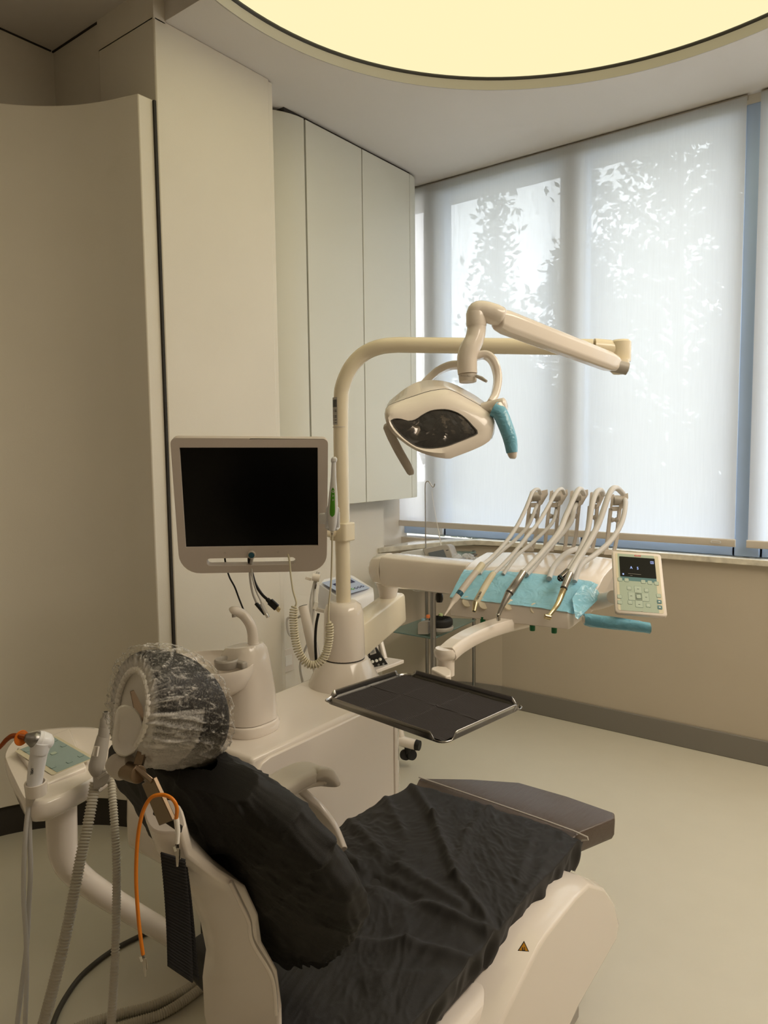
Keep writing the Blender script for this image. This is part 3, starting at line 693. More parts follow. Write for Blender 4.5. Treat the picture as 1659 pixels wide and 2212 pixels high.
# ================================================================== INTRAORAL CAMERA with coiled cord, in a holder
dC = 2.02
ic = thing('intraoral_camera', 'white pen-shaped camera with green button strip and a coiled cord', 'camera', W(718, 1150, d=dC))
cam_prof = [(722, 987, .004), (722, 991, .0085), (721, 997, .0085), (721, 1001, .0062), (720.5, 1030, .0075), (720, 1060, .0110), (719, 1090, .0140), (718, 1112, .0142), (718, 1130, .0125), (717.5, 1143, .009), (717.5, 1147, .007)]
MB().tube([W(a, b, d=dC) for a, b, r in cam_prof], [r for a, b, r in cam_prof], 22, smooth=4).build('camera_body', 'device_white', ic, sharp=60)
def gf(u_, v_):
    q = .5-cos(pi*min(1, max(0, v_)))*.5; py = 1053+(1117-1053)*v_; wv = 1.0*sqrt(max(0, 1-(2*v_-1)**6))*(.62+.55*v_); r = .0098+.0046*min(1, (py-1053)/40); x = (u_*2-1)*.0072*wv
    return W(719.6-(py-1060)*.02, py, d=dC)+RIGHT*x-FWD*(sqrt(max(r*r-x*x, 0))+.0008)
gb = grid('button_strip', gf, 8, 16, 'bright_green', ic)
for py in (1062, 1071, 1080):
    c = W(719.5, py, d=dC-.0132); MB().lathe([(.0034, 0), (.0034, .001), (.002, .001), (.002, 0)], frame(c, RIGHT, z=-FWD), 14 if py == 1062 else 3, caps=False).build('button_mark', 'ink_white', gb)
for k in range(3): MB().lathe([(.0052-.0006*k, 0), (.0052-.0006*k, .002)], along(W(717.5, 1147+k*3, d=dC), W(717.5, 1150+k*3, d=dC)), 12).build('strain_ring', 'grey_plastic', ic)
MB().tube([W(717.5, 1150, d=dC), W(717, 1200, d=dC), W(715, 1260, d=dC), W(710, 1310, d=dC), W(710, 1345, d=dC)], .0027, 10, smooth=6).build('cord', 'panel_beige', ic)
path = [(710, 1343), (712, 1362), (709, 1392), (700, 1420), (682, 1436), (662, 1432), (645, 1408), (637, 1375), (634, 1340), (635, 1315), (638, 1309)]
pp_, _ = cat([W(a, b, d=dC) for a, b in path], [0]*len(path), 40)
# helix round the hanging path
tot = [0]
for i in range(1, len(pp_)): tot.append(tot[-1]+(pp_[i]-pp_[i-1]).length)
hel = []; turns = 46; Rh = .0100
fr_n = None
for i in range(len(pp_)-1):
    t_ = (pp_[min(i+1, len(pp_)-1)]-pp_[max(i-1, 0)]).normalized()
    fr_n = V(FWD) if fr_n is None else fr_n
    fr_n = (fr_n-t_*fr_n.dot(t_)).normalized(); b_ = t_.cross(fr_n); a0_ = 2*pi*turns*tot[i]/tot[-1]
    nx = 2 if True else 1
    for q in range(3):
        s_ = q/3; p = pp_[i].lerp(pp_[i+1], s_); a = 2*pi*turns*(tot[i]+(tot[i+1]-tot[i])*s_)/tot[-1]
        e_ = min(1, min(tot[i], tot[-1]-tot[i])/.01)
        hel.append(p+(fr_n*cos(a)+b_*sin(a))*Rh*(.4+.6*e_))
MB().tube(hel, .0024, 6).build('coiled_cord', 'panel_beige', ic)
MB().tube([W(638, 1310, d=dC), W(640, 1300, d=dC), W(633, 1275, d=dC+.02), W(628, 1240, d=dC+.05), W(625, 1210, d=dC+.1), W(622, 1198, d=dC+.12)], .0027, 10, smooth=6).build('cord', 'panel_beige', ic)
hd = thing('camera_holder', 'small white cradle beside the monitor holding the pen camera', 'holder', W(716, 1125, d=dC))
hp = [(704, 1108), (704, 1098), (708, 1094), (716, 1094), (728, 1094), (733, 1098), (732, 1120), (731, 1144), (720, 1146), (705, 1144), (704, 1130)]
MB().loft([pxring(hp, dC+.017, 32), pxring(hp, dC+.036, 32)]).build('cradle_back', 'device_white', hd, bevel=.002)
for a in (705.5, 731): MB().tube([W(a, 1106, d=dC+.018), W(a, 1140, d=dC+.018), W(a+(4 if a < 718 else -4), 1144, d=dC+.006)], [.0045, .0045, .003], 8).build('cradle_side', 'device_white', hd)
MB().box(W(703, 1120, d=dC+.05), (.03, .03, .03)).build('cradle_mount', 'device_white', hd, bevel=.004)
# loose cables hanging behind the monitor
def cord(name, pts, r, m_, label, catg='cable', seg=10, group=None, parts=None):
    o = thing(name, label, catg, W(*pts[0][:2], d=pts[0][2]), group)
    MB().tube([W(a, b, d=c) for a, b, c in pts], r, seg, smooth=6).build('cord', m_, o); return o
cord('power_cable', [(485, 1195, 2.16), (487, 1215, 2.17), (495, 1245, 2.18), (507, 1268, 2.18), (516, 1292, 2.18), (527, 1320, 2.16)], .0027, 'black_plastic', 'thin black cable falling from the monitor to behind the curved spout')
hd_ = cord('hdmi_cable', [(539, 1195, 2.14), (538, 1212, 2.16), (544, 1236, 2.17), (552, 1262, 2.17), (566, 1284, 2.17), (579, 1296, 2.16)], .0045, 'black_plastic', 'thick black video cable with broad black plug under the monitor')
def boxalong(p, q, w_, h_, name, m_, par, bev=.001):
    M_ = along(p, q); l = (V(q)-V(p)).length
    return MB().loft([[M_ @ V((a, b, z)) for a, b in rrect(w_, h_, min(w_, h_)*.2, 2)] for z in (0, l)]).build(name, m_, par, bevel=bev)
MB().tube([W(577, 1294, d=2.16), W(584, 1301, d=2.16)], [.0065, .0075], 10).build('strain_relief', 'black_rubber', hd_)
boxalong(W(583, 1299, d=2.16), W(598, 1313, d=2.155), .011, .021, 'plug', 'black_plastic', hd_); boxalong(W(597, 1312, d=2.155), W(604, 1319, d=2.15), .0045, .014, 'plug_tip', 'gold_steel', hd_)
c1 = cord('usb_cable', [(545, 1200, 2.15), (541, 1220, 2.16), (540, 1245, 2.16), (545, 1278, 2.16), (553, 1300, 2.16), (556, 1306, 2.16)], .0034, 'grey_hose', 'grey data cable with a slim black plug hanging under the monitor')
boxalong(W(553, 1303, d=2.16), W(573, 1327, d=2.15), .012, .008, 'plug', 'black_plastic', c1); boxalong(W(572, 1326, d=2.15), W(577, 1331, d=2.15), .009, .005, 'plug_tip', 'chrome', c1)
c2 = cord('usb_cable', [(547, 1200, 2.14), (544, 1220, 2.15), (545, 1245, 2.15), (553, 1275, 2.15), (562, 1295, 2.15), (566, 1306, 2.15)], .0026, 'grey_hose', 'thin grey data cable with a pale grey plug hanging under the monitor')
boxalong(W(565, 1304, d=2.15), W(576, 1327, d=2.14), .011, .008, 'plug', 'grey_hose', c2); boxalong(W(575, 1325, d=2.14), W(579, 1334, d=2.14), .012, .0075, 'plug_tip', 'chrome', c2)

# ================================================================== DENTAL CHAIR
ch = thing('dental_chair', 'white reclining dental chair with brown foot end and black covers', 'chair', (-.9, 1.25, 0))
q1, q2, q3, q4 = W(905, 1681, z=.497), W(1120, 1690, z=.497), W(1337, 1757, z=.497), W(1247, 1800, z=.497)
out = [V((-1.15, 1.64, .480)), q1, q1.lerp(q2, .5)+V((0, .01, 0)), q2, q2.lerp(q3, .5)+V((0, .006, 0)), q3+V((-.01, -.004, 0)), q3+V((.0, -.03, 0)), q4+V((.004, .01, 0)), V((-.68, 1.625, .480))]
dn = V((0, 0, -1))
MB().loft([scale_ring(out, .97, dn*.058), scale_ring(out, .995, dn*.045), [p+dn*.015 for p in out], [p+dn*.004 for p in out], scale_ring(out, .985), scale_ring(out, .6, V((0, 0, .004)))]).build('leg_rest', 'leg_rest_vinyl', ch, bevel=.006, seg=3)
MB().tube([q1+V((0, 0, .003)), q4+V((-.01, 0, .003)), q4+V((.006, .0, -.02)), q4+V((.003, -.01, -.05))], .0022, 8, smooth=4).build('piping', 'piping_grey', ch)
MB().box((-.70, 1.73, .435), (.03, .02, .012)).build('rubber_stop', 'black_rubber', ch)
seatp = [V((x, y, 0)) for x, y in [(-1.15, .84), (-1.155, 1.3), (-1.13, 1.62), (-.70, 1.62), (-.672, 1.3), (-.68, .84), (-.91, .80)]]
MB().loft([[p+V((0, 0, .405)) for p in seatp], [p+V((0, 0, .478)) for p in seatp], scale_ring(seatp, .93, V((0, 0, .486)))]).build('seat', 'cushion_dark', ch, bevel=.012, seg=3)
# seat frame rail and base housing
MB().loft([[V((x, y, z+dz)) for x, z in [(-1.10, .38), (-1.08, .40), (-.66, .40), (-.638, .385), (-.638, .335), (-.67, .30), (-1.08, .30), (-1.10, .33)]] for y, dz in [(.88, .0), (1.0, 0), (1.28, .0), (1.50, .008)]]).build('seat_frame', 'white_plastic', ch, bevel=.008, seg=3)
MB().box((-.637, 1.12, .352), (.004, .40, .004)).build('frame_groove', 'dark_gap', ch)
hou = [(1.13, .383), (1.30, .442), (1.335, .447), (1.50, .447), (1.585, .436), (1.69, .372), (1.77, .29), (1.81, .21), (1.79, .175), (1.52, .155), (1.35, .11), (.95, .05), (.85, .12), (.93, .27)]
def hs(x, k, dz=0): 
    c = V((0, 1.45, .24)); return [V((x, c.y+(y-c.y)*k, c.z+(z-c.z)*k+dz)) for y, z in hou]
MB().loft([hs(-1.16, .93), hs(-1.13, .985), hs(-1.10, 1.0), hs(-.632, 1.0), hs(-.602, .955)]).build('base_housing', 'white_plastic', ch, bevel=.006, seg=3, sharp=25)
MB().box((-.87, 1.3, .02), (.42, .75, .04)).build('base_plate', 'grey_plastic', ch, bevel=.008)
# warning triangle on the housing side facing the photographer
tcn = V((-.645, 1.243, .404)); 
tw = W(1131, 2047, x=-.6)
Mt = frame(W(1131, 2047, d=1.355), RIGHT*1+V((0, 0, -.08)), z=-FWD+V((.25, -.1, .1)))
def tri(r, z, cx_=0, cy_=0): return [Mt @ V((cx_+r*cos(radians(a)), cy_+r*sin(radians(a)), z)) for a in (90, 210, 330)]
# ---- backrest
def backpt(z): # rear surface line of the back in y,z
    return .79-(z-.5)*.33-(max(0, z-.5)**2)*.05
rows = [((470, 2330), (602, 2330), 1.24, 1.14), ((440, 2190), (600, 2185), 1.27, 1.17), ((436, 2110), (590, 2110), 1.26, 1.16), ((444, 2050), (556, 2050), 1.23, 1.14), ((432, 1990), (548, 1990), 1.20, 1.12), ((402, 1930), (520, 1930), 1.17, 1.10), ((362, 1875), (462, 1895), 1.14, 1.07), ((335, 1815), (404, 1850), 1.12, 1.055), ((308, 1745), (390, 1797), 1.10, 1.04)]
nb = V((0, .84, .54))
rings = []
for (l, r, dl, dr_) in rows:
    A0 = W(*l, d=dl); B0 = W(*r, d=dr_); Wd = (B0-A0)
    ring = []
    for k in range(9): t_ = k/8; ring.append(A0+Wd*t_-nb*(.018*sin(pi*t_)))
    for k in range(9): t_ = 1-k/8; ring.append(A0+Wd*t_+nb*(.012+.02*sin(pi*t_)))
    rings.append(ring)
R2 = []
for i in range(len(rings)-1):
    for q in range(4):
        t_ = q/4; R2.append([a.lerp(b, t_) for a, b in zip(rings[i], rings[i+1])])
R2.append(rings[-1])
sh_ = MB().loft(R2).build('back_shell', 'white_plastic', ch, sharp=60, bevel=.003)
strip([(498, 1905, 1.085), (520, 1950, 1.085), (538, 1990, 1.09), (546, 2035, 1.095), (588, 2110, 1.12), (597, 2190, 1.13)], .01, .006, 'shell_edge', 'white_plastic', sh_)
MB().loft([[V((-.905+x*k, y+dy, z)) for x, dy in [(-1, 0), (1, 0), (1.1, .02), (1, .05), (-1, .05), (-1.1, .02)]] for y, z, k in [(.825, .66, .08), (.79, .75, .14), (.72, .88, .15)]]).build('back_cushion', 'cushion_dark', ch, bevel=.01)
# headrest: slanting metal bar, knuckle, upper bar, joint dish, pad
dB = 1.03
def slab(p, q, wpx, th, name, m_, par, wdir=None, bev=.0012, w2=None):
    P, Q = V(p), V(q); t_ = (Q-P).normalized(); wd = (wdir-t_*wdir.dot(t_)).normalized(); n_ = t_.cross(wd); w2 = w2 or wpx
    return MB().loft([[c+wd*(a*ww/2)+n_*(b*th/2) for a, b in [(-1, -1), (1, -1), (1, 1), (-1, 1)]] for c, ww in ((P, wpx), (Q, w2))]).build(name, m_, par, bevel=bev)
wv = (W(385, 1780, d=1.03)-W(335, 1745, d=1.06))
slab(W(292, 1660, d=1.05), W(330, 1692, d=1.045), .030, .007, 'lower_bar', 'bar_steel', ch, wv)
slab(W(322, 1685, d=1.045), W(362, 1776, d=1.035), .036, .007, 'lower_bar', 'bar_steel', ch, wv, w2=.040)
slab(W(333, 1752, d=1.062), W(392, 1792, d=1.024), .004, .010, 'bar_slot', 'dark_gap', ch, FWD)
MB().tube([W(262, 1660, d=1.07), W(287, 1669, d=1.05), W(300, 1673, d=1.04)], [.0135, .0135, .013], 24).build('knuckle', 'bar_steel', ch, bevel=.001)
MB().tube([W(245, 1646, d=1.08), W(262, 1657, d=1.07), W(285, 1650, d=1.065)], [.014, .019, .016], 20, smooth=4).build('knuckle_body', 'grey_beige_plastic', ch)
slab(W(296, 1664, d=1.05), W(318, 1585, d=1.07), .012, .012, 'upper_bar', 'bar_steel', ch, RIGHT)
slab(W(318, 1590, d=1.075), W(296, 1490, d=1.11), .020, .010, 'upper_bar', 'bar_steel', ch, RIGHT)
for p in ((318, 1588), (300, 1655)): MB().lathe([(.0, 0), (.0035, 0), (.003, .002), (.0, .0022)], frame(W(*p, d=1.055), RIGHT, z=-FWD), 14).build('screw', 'dark_chrome', ch)
MB().loft([pxring([(247, 1560), (252, 1532), (268, 1522), (288, 1528), (304, 1548), (309, 1580), (303, 1605), (290, 1625), (270, 1635), (252, 1628), (242, 1605)], dd, 36) if not sc else scale_ring(pxring([(247, 1560), (252, 1532), (268, 1522), (288, 1528), (304, 1548), (309, 1580), (303, 1605), (290, 1625), (270, 1635), (252, 1628), (242, 1605)], dd, 36), sc) for dd, sc in ((1.075, .9), (1.06, 0), (1.048, .98), (1.043, .93), (1.047, .80), (1.054, .55))], cap1=True).build('joint_dish', 'skin_white', ch, sharp=60)
# armrest
ar = [(528, 1742, 1.50), (560, 1722, 1.53), (600, 1695, 1.57), (640, 1672, 1.61), (668, 1663, 1.635), (690, 1668, 1.64), (703, 1681, 1.64), (706, 1690, 1.64)]
def armsec(c, w_, h_, t_):
    x_ = V((1, 0, 0)); x_ = (x_-t_*x_.dot(t_)).normalized(); z_ = x_.cross(t_)
    if z_.z < 0: z_ = -z_
    return [c+x_*a*w_/2+z_*b*h_/2 for a, b in rrect(2, 2, .6, 4)]
P = [W(*p[:2], d=p[2]) for p in ar]; P, _ = cat(P, [0]*len(P), 5)
rings = []
for i, p in enumerate(P):
    t_ = (P[min(i+1, len(P)-1)]-P[max(i-1, 0)]).normalized(); f = i/(len(P)-1); rings.append(armsec(p-V((0, 0, .006)), 0.080-.016*max(0, f-.7), .036*(1-.5*max(0, f-.8)*5), t_))
MB().loft(rings).build('armrest_pad', 'white_plastic_matte', ch, sharp=60)
strip([(545, 1762, 1.50), (600, 1725, 1.55), (650, 1695, 1.60), (686, 1688, 1.625), (700, 1692, 1.63)], .042, .012, 'armrest_rim', 'white_plastic_matte', ch, axis=V((1, 0, 0)))
strip([(640, 1702, 1.63), (665, 1725, 1.66), (690, 1752, 1.66), (715, 1790, 1.64), (735, 1840, 1.60)], .035, .020, 'armrest_bracket', 'white_plastic', ch, axis=V((1, 0, 0)))
MB().tube([W(645, 1745, d=1.72), W(660, 1800, d=1.70)], .006, 8).build('armrest_link', 'white_plastic', ch)

# warning sticker
wt = MB().prism(tri(.0125, 0), Mt.to_3x3() @ V((0, 0, .0006))).build('warning_sticker', 'ink_dark', ch, smooth=False)
MB().prism(tri(.0098, .0007, 0, -.0001), Mt.to_3x3() @ V((0, 0, .0003))).build('warning_field', 'warn_yellow', wt, smooth=False)
for (x, y, w_, h_) in ((-.0018, -.001, .0018, .005), (.0018, -.0005, .0012, .006), (.0002, -.0038, .006, .0012)): decal('warning_mark', Mt @ Matrix.Translation((x, y-.0005, .0011)), w_, h_, 'ink_dark', wt, t=.0002)

# ---------------- cloths
def ridge(x): x = x-math.floor(x); return 1-abs(2*x-1)
def seglines(lst): return [(V(W(a, b, z=.5)).xy, V(W(c, d, z=.5)).xy, h, s_) for a, b, c, d, h, s_ in lst]
FOLD = seglines([(885, 1690, 935, 1770, .013, .014), (935, 1770, 985, 1900, .014, .013), (985, 1900, 1070, 2010, .011, .012), (650, 1800, 790, 1880, .012, .016), (790, 1880, 905, 1950, -.012, .018), (905, 1950, 1050, 2010, .012, .014), (700, 1960, 830, 1880, -.010, .03),
    (1060, 1740, 1010, 1800, .007, .010), (1010, 1800, 990, 1880, .007, .012), (720, 2045, 880, 2040, .010, .016), (880, 2040, 1020, 2070, .010, .014), (800, 2120, 950, 2100, .007, .018), (740, 1760, 830, 1850, .009, .016), (830, 1720, 870, 1800, .009, .014), (1150, 1800, 1120, 1900, .005, .012), (1180, 1860, 1120, 1960, .006, .012), (640, 2020, 760, 1960, .006, .03), (860, 1870, 1000, 1960, .008, .014)])
def folds(x, y):
    p = V((x, y)); s_ = 0
    for a, b, h, w_ in FOLD:
        d = b-a; t_ = max(0, min(1, (p-a).dot(d)/d.length_squared)); q = (p-a-d*t_).length
        s_ += h*exp(-(q/w_)**2)
    return s_
def crease(x, y, f=14, amp=.004):
    q = V((x*.8+y*.6, (-x*.6+y*.8)*.45, 1.3))*f
    q = q+noise.noise_vector(q*.35)*1.6
    return amp*(abs(noise.noise(q))*-2+.55)+amp*.5*(abs(noise.noise(q*2.3))*-2+.5)+amp*.35*(abs(noise.noise(q*4.6))*-2+.5)
def seatcover(u_, v_):
    y = .79+(1.672-.79)*v_
    far = -1.178+.03*max(0, (y-1.45)/.2)**2+.24*max(0, (1.12-y)/.38)**1.3; near = -.655-.012*max(0, (1.0-y)*3)
    far += .0; drop = .075
    s_ = u_*(1+2*.13)-.13
    e = 0
    if s_ < 0: x = far+.012*sin(s_*20); z = .490+s_/.13*drop; e = -s_/.13
    elif s_ > 1: x = near-.012*sin((s_-1)*20); z = .490-(s_-1)/.13*drop; e = (s_-1)/.13
    else:
        x = far+(near-far)*s_; z = .490+.012*(1-(2*s_-1)**6); e = 0
    end = max(0, (y-1.64)/.03)
    z -= .012*min(1, end)
    if y < .92 and e == 0: z -= 0
    k = 1-e
    z += (folds(x, y)+crease(x, y))*(.35+.65*k)
    if e > 0:
        sc = noise.noise(V((y*22, s_*3, .5)))*.022+noise.noise(V((y*60, 0, 2)))*.012
        z += sc*e*.9; x += (-1 if s_ < 0 else 1)*(sin(pi*min(1, e))*.010+noise.noise(V((y*30, e, 3)))*.014*sin(pi*min(1, e*.9))-.012*e)
    if v_ > .985: z -= .006
    return V((x, y, z))
sc_ = grid('seat_cover', seatcover, 240, 320, 'black_fabric', None, sharp=180)
props(sc_, 'crumpled black elastic cloth cover over the seat of the dental chair', 'cover')
# back cover: closed loops from neck to hem
prof = [ # y, z, half width, half thick
 (.705, .965, .030, .012), (.70, .955, .12, .030), (.715, .925, .185, .045), (.74, .875, .225, .056), (.765, .82, .242, .062), (.79, .77, .245, .064), (.815, .715, .225, .062), (.84, .655, .185, .054), (.855, .61, .135, .040), (.86, .585, .115, .030)]
def backcover(u_, v_):
    f = v_*(len(prof)-1); i = min(int(f), len(prof)-2); t_ = f-i; a = prof[i]; b = prof[i+1]
    t_ = t_*t_*(3-2*t_)*.4+t_*.6
    y, z, w_, h_ = [a[k]+(b[k]-a[k])*t_ for k in range(4)]
    q = 2*pi*u_; c, s_ = cos(q), sin(q); ex = 2/2.5
    X = w_*abs(c)**ex*(1 if c >= 0 else -1*(1+.42*exp(-((v_-.2)/.16)**2))); N_ = h_*abs(s_)**ex*(1 if s_ >= 0 else -1)
    cx_ = -.905-(.02 if X < 0 else 0)*0
    p = V((cx_+X, y, z))+V((0, .86, .5))*N_
    # lower part gathers to the hem: radial creases
    g = max(0, v_-.45)/.55
    rad = V((X, N_*.86, N_*.5)); rad = rad.normalized() if rad.length > 1e-6 else V((0, 0, 1))
    am = .003+.006*g
    p += rad*(am*sin(q*23+4*noise.noise(V((q*2, v_*3, 0)))+v_*6)*(.3+.7*g)*.5+crease(p.x*1.2, p.z*1.4, 11, .008))
    if 0 < v_ < .35: p += rad*(.014*abs(noise.noise(V((X*14, N_*20, 4)))))
    dg = ridge((X*1.0+z*1.9)*5.5+1.3*noise.noise(V((X*5, z*6, 2)))); p += rad*(.010*dg**3*(.4+.6*noise.noise(V((X*3, z*4, 8)))+.3))
    dg = ridge((-X*1.6+z*1.1)*7+1.5*noise.noise(V((X*4, z*5, 6)))); p += rad*(.007*dg**4)
    if v_ >= .88: p.z += .018*noise.noise(V((q*1.7, 0, 9)))
    return p
bc_ = grid('backrest_cover', backcover, 170, 110, 'black_nonwoven', None, closed_u=True, sharp=180)
props(bc_, 'black nonwoven cover pulled over the backrest below the white cap', 'cover')
# ---------------- disposable cap over the headrest pad
CR = [ # image centre, half width, half height, distance, half depth, tilt of the ring in the picture (degrees)
 (286, 1532, 34, 86, 1.075, .052, 6), (291, 1526, 50, 108, 1.085, .062, 3), (305, 1524, 72, 124, 1.10, .064, 0), (335, 1524, 96, 130, 1.125, .058, -4), (368, 1530, 112, 130, 1.15, .050, -8), (398, 1540, 102, 120, 1.17, .052, -10), (424, 1552, 76, 98, 1.19, .045, -12), (444, 1560, 46, 62, 1.20, .030, -14), (452, 1564, 16, 22, 1.205, .010, -14), (453, 1565, 1, 1, 1.206, .001, -14)]
def headpt(u_, v_, k=1.0):
    f = v_*(len(CR)-1); i = min(int(f), len(CR)-2); t_ = f-i; a = CR[i]; b = CR[i+1]
    p0 = CR[max(i-1, 0)]; p3 = CR[min(i+2, len(CR)-1)]
    cxx, cyy, A1, B1, dd, ee, rt = [.5*((2*a[m])+(b[m]-p0[m])*t_+(2*p0[m]-5*a[m]+4*b[m]-p3[m])*t_*t_+(3*a[m]-p0[m]-3*b[m]+p3[m])*t_**3) for m in range(7)]
    q = 2*pi*u_; x = A1*cos(q)*k; y = B1*sin(q)*k; r_ = radians(rt)
    cxx += (390-cxx)*(1-k)*.3
    return W(cxx+x*cos(r_)-y*sin(r_), cyy+x*sin(r_)+y*cos(r_), d=dd-ee*cos(q)*k)
grid('headrest_pad', lambda u_, v_: headpt(u_, .10+.9*v_, .93), 48, 30, 'cushion_dark', ch, closed_u=True, sharp=180)
grid('pad_shell', lambda u_, v_: headpt(u_, .085, .95*(.02+.98*v_)), 40, 6, 'skin_white', ch, closed_u=True)
foldv = []
capC = W(380, 1530, d=1.14)
def capf(u_, v_):
    p = headpt(u_, v_); q = 2*pi*u_
    cq, sq = cos(q), sin(q)
    P3 = V((cq*2.6, sq*2.6, v_*1.7)); P3 = P3+noise.noise_vector(P3*1.1)*.55
    k1 = max(0, 1-abs(noise.noise(P3*1.5))*6); k2 = max(0, 1-abs(noise.noise(P3*V((1, 1, 2)).length*1.25+V((3, 1, 7))))*5)
    k3 = max(0, 1-abs(noise.noise((p-capC)*42+noise.noise_vector((p-capC)*30)))*5)
    rd = .5+.5*sin(q*38+5*noise.noise(V((cq*2, sq*2, v_*4))))
    rad_ = (p-capC).normalized()
    gath = max(0, 1-v_*3.2); 
    p = p+rad_*(.004*k1**2+.002*k2**2+.0012*k3+.0040*rd*gath*min(1, v_*9)+.001)
    fo = -.07*(1-gath)+.75*k1**8+.50*k2**8+.34*k3**7+.34*gath*rd**2
    if v_ < .13: fo += .85*(1-max(0, v_-.06)/.07 if v_ > .06 else 1)
    low = max(0, sq-.45)/.55          # underside hangs empty, whiter
    fo += .8*low**1.2*(1-.5*min(1, max(0, v_-.55)/.3))
    if cq > .2 and sq > .1 and v_ < .35: fo += .35
    foldv.append(max(-.2, min(1, fo))); return p
cp = grid('bouffant_cap', capf, 260, 130, 'nonwoven_veil', None, closed_u=True, sharp=180)
at = cp.data.attributes.new('fold', 'FLOAT', 'POINT')
at.data.foreach_set('value', foldv[:len(at.data)])
rim_pts = [headpt(k/260, 0)+V((0, 0, .0014*sin(k/260*2*pi*46)))+FWD*(.0016*cos(k/260*2*pi*46)) for k in range(260)]
MB().tube(rim_pts+[rim_pts[0]], .0045, 8, caps=False).build('elastic_rim', 'skin_white', cp)
props(cp, 'white see-through disposable hair cap stretched over the chair headrest', 'cap')

# ---------------- strap and bib clip hanging from the headrest bar
st = thing('black_strap', 'wide ribbed black hanging straps behind the chair back', 'strap', W(385, 1950, d=1.03))
def strapf(x0, x1, x2, x3, y0, y1, y2, y3, dd, ph=0):
    def fn(u_, v_):
        a = V((x0+(x1-x0)*u_, y0+(y1-y0)*u_)); b = V((x2+(x3-x2)*u_, y2+(y3-y2)*u_)); c = a.lerp(b, v_)
        return W(c.x+3*sin(v_*3+ph), c.y, d=dd+.006*sin(v_*4+ph)+.0007*sin(v_*230))
    return fn
grid('strap', strapf(347, 400, 362, 416, 1842, 1858, 2085, 2122, 1.035), 6, 240, 'black_strap', st, thick=.003)
grid('strap', strapf(385, 402, 400, 432, 1862, 1875, 2100, 2118, 1.06, 1), 6, 240, 'black_strap', st, thick=.003)
bb = thing('bib_cord', 'orange bib cord with two metal clips looped over the headrest bar', 'cord', W(300, 1900, d=1.0))
MB().tube([W(380, 1772, d=1.01), W(382, 1745, d=1.005), W(372, 1726, d=1.005), W(352, 1717, d=1.01), W(328, 1722, d=1.01), W(312, 1745, d=1.01), W(302, 1780, d=1.01), W(296, 1830, d=1.01), W(294, 1900, d=1.01), W(298, 1970, d=1.01), W(303, 2020, d=1.01), W(309, 2062, d=1.01)], .0027, 10, smooth=6).build('cord', 'orange_cord', bb)
MB().tube([W(381, 1768, d=1.01), W(384, 1795, d=1.01), W(383, 1822, d=1.01)], [.0038, .0036, .003], 10).build('end_sleeve', 'skin_white', bb)
def clip(px, py, sgn):
    o = MB().tube([W(px, py, d=1.01), W(px+1, py+12, d=1.01)], .0025, 8).build('clip_neck', 'dark_chrome', bb)
    slab(W(px+1, py+10, d=1.008), W(px+1+sgn*4, py+50, d=1.006), .006, .0015, 'clip_jaw', 'chrome', bb, RIGHT, bev=.0003, w2=.0025)
    slab(W(px+3, py+12, d=1.012), W(px+6+sgn*2, py+34, d=1.012), .006, .0015, 'clip_jaw', 'chrome', bb, RIGHT, bev=.0003, w2=.003)
    slab(W(px-2, py+18, d=1.008), W(px-6, py+6, d=1.004), .004, .001, 'clip_lever', 'chrome', bb, RIGHT, bev=.0003)
clip(382, 1822, 0); clip(309, 2060, 1)

# ================================================================== ASSISTANT CONSOLE (left of the head end)
ac = thing('assistant_console', 'white assistant console with a teal keypad on a thick bent white arm', 'console', W(130, 1700, z=.78))
ZA = .80
cpts = [(10, 1628), (28, 1600), (60, 1582), (110, 1573), (189, 1570), (228, 1578), (247, 1598), (253, 1630), (240, 1658), (206, 1680), (165, 1702), (128, 1722), (98, 1734), (70, 1738), (52, 1728), (30, 1685), (14, 1650)]
pl = [W(a, b, z=ZA) for a, b in cpts]; pl = closed_curve(pl, 60)
MB().loft([scale_ring(pl, .90, V((0, 0, -.045))), scale_ring(pl, .975, V((0, 0, -.036))), [p+V((0, 0, -.024)) for p in pl], [p+V((0, 0, -.004)) for p in pl], scale_ring(pl, .975, V((0, 0, .001))), scale_ring(pl, .92, V((0, 0, .001)))]).build('body', 'white_plastic', ac, sharp=50)
kq = [W(36, 1614, z=.815), W(150, 1572, z=.822), W(186, 1655, z=.812), W(88, 1697, z=.805)]
kc = sum(kq, V((0, 0, 0)))/4
MB().loft([scale_ring(kq, 1.02, V((0, 0, -.02))), scale_ring(kq, 1.0, V((0, 0, -.003))), scale_ring(kq, .96)]).build('keypad_mount', 'white_plastic', ac, bevel=.006, seg=3)
Mk = frame(kc+V((0, 0, .0006)), kq[1]-kq[0], y=(kq[0]-kq[3]))
kw, kh = (kq[1]-kq[0]).length*.76, (kq[0]-kq[3]).length*.80
kp = decal('keypad', Mk @ Matrix.Translation((.002, 0, 0)), kw, kh, 'panel_beige', ac, r=.004, t=.001)
decal('keypad_field', Mk @ Matrix.Translation((.004, 0, .0011)), kw*.80, kh*.97, 'keypad_teal', kp, t=.0005)
def key(Mx, x, y, s_, par, m_='keypad_key', sx=1, z=.0018, oc='key_outline'):
    decal('key_border', Mx @ Matrix.Translation((x, y, z)), s_*sx, s_, oc, par, r=s_*.2, t=.0003); decal('key', Mx @ Matrix.Translation((x, y, z+.0003)), s_*sx*.9, s_*.9, m_, par, r=s_*.18, t=.0003)
for x, y in ((-.30, .36), (.05, .36), (.36, .36), (.36, .12), (-.30, -.32), (.05, -.36), (.36, -.32), (-.3, .05)): key(Mk, x*kw, y*kh, .011, kp, 'keypad_teal')
key(Mk, .03*kw, .02*kh, .013, kp, 'keypad_key')
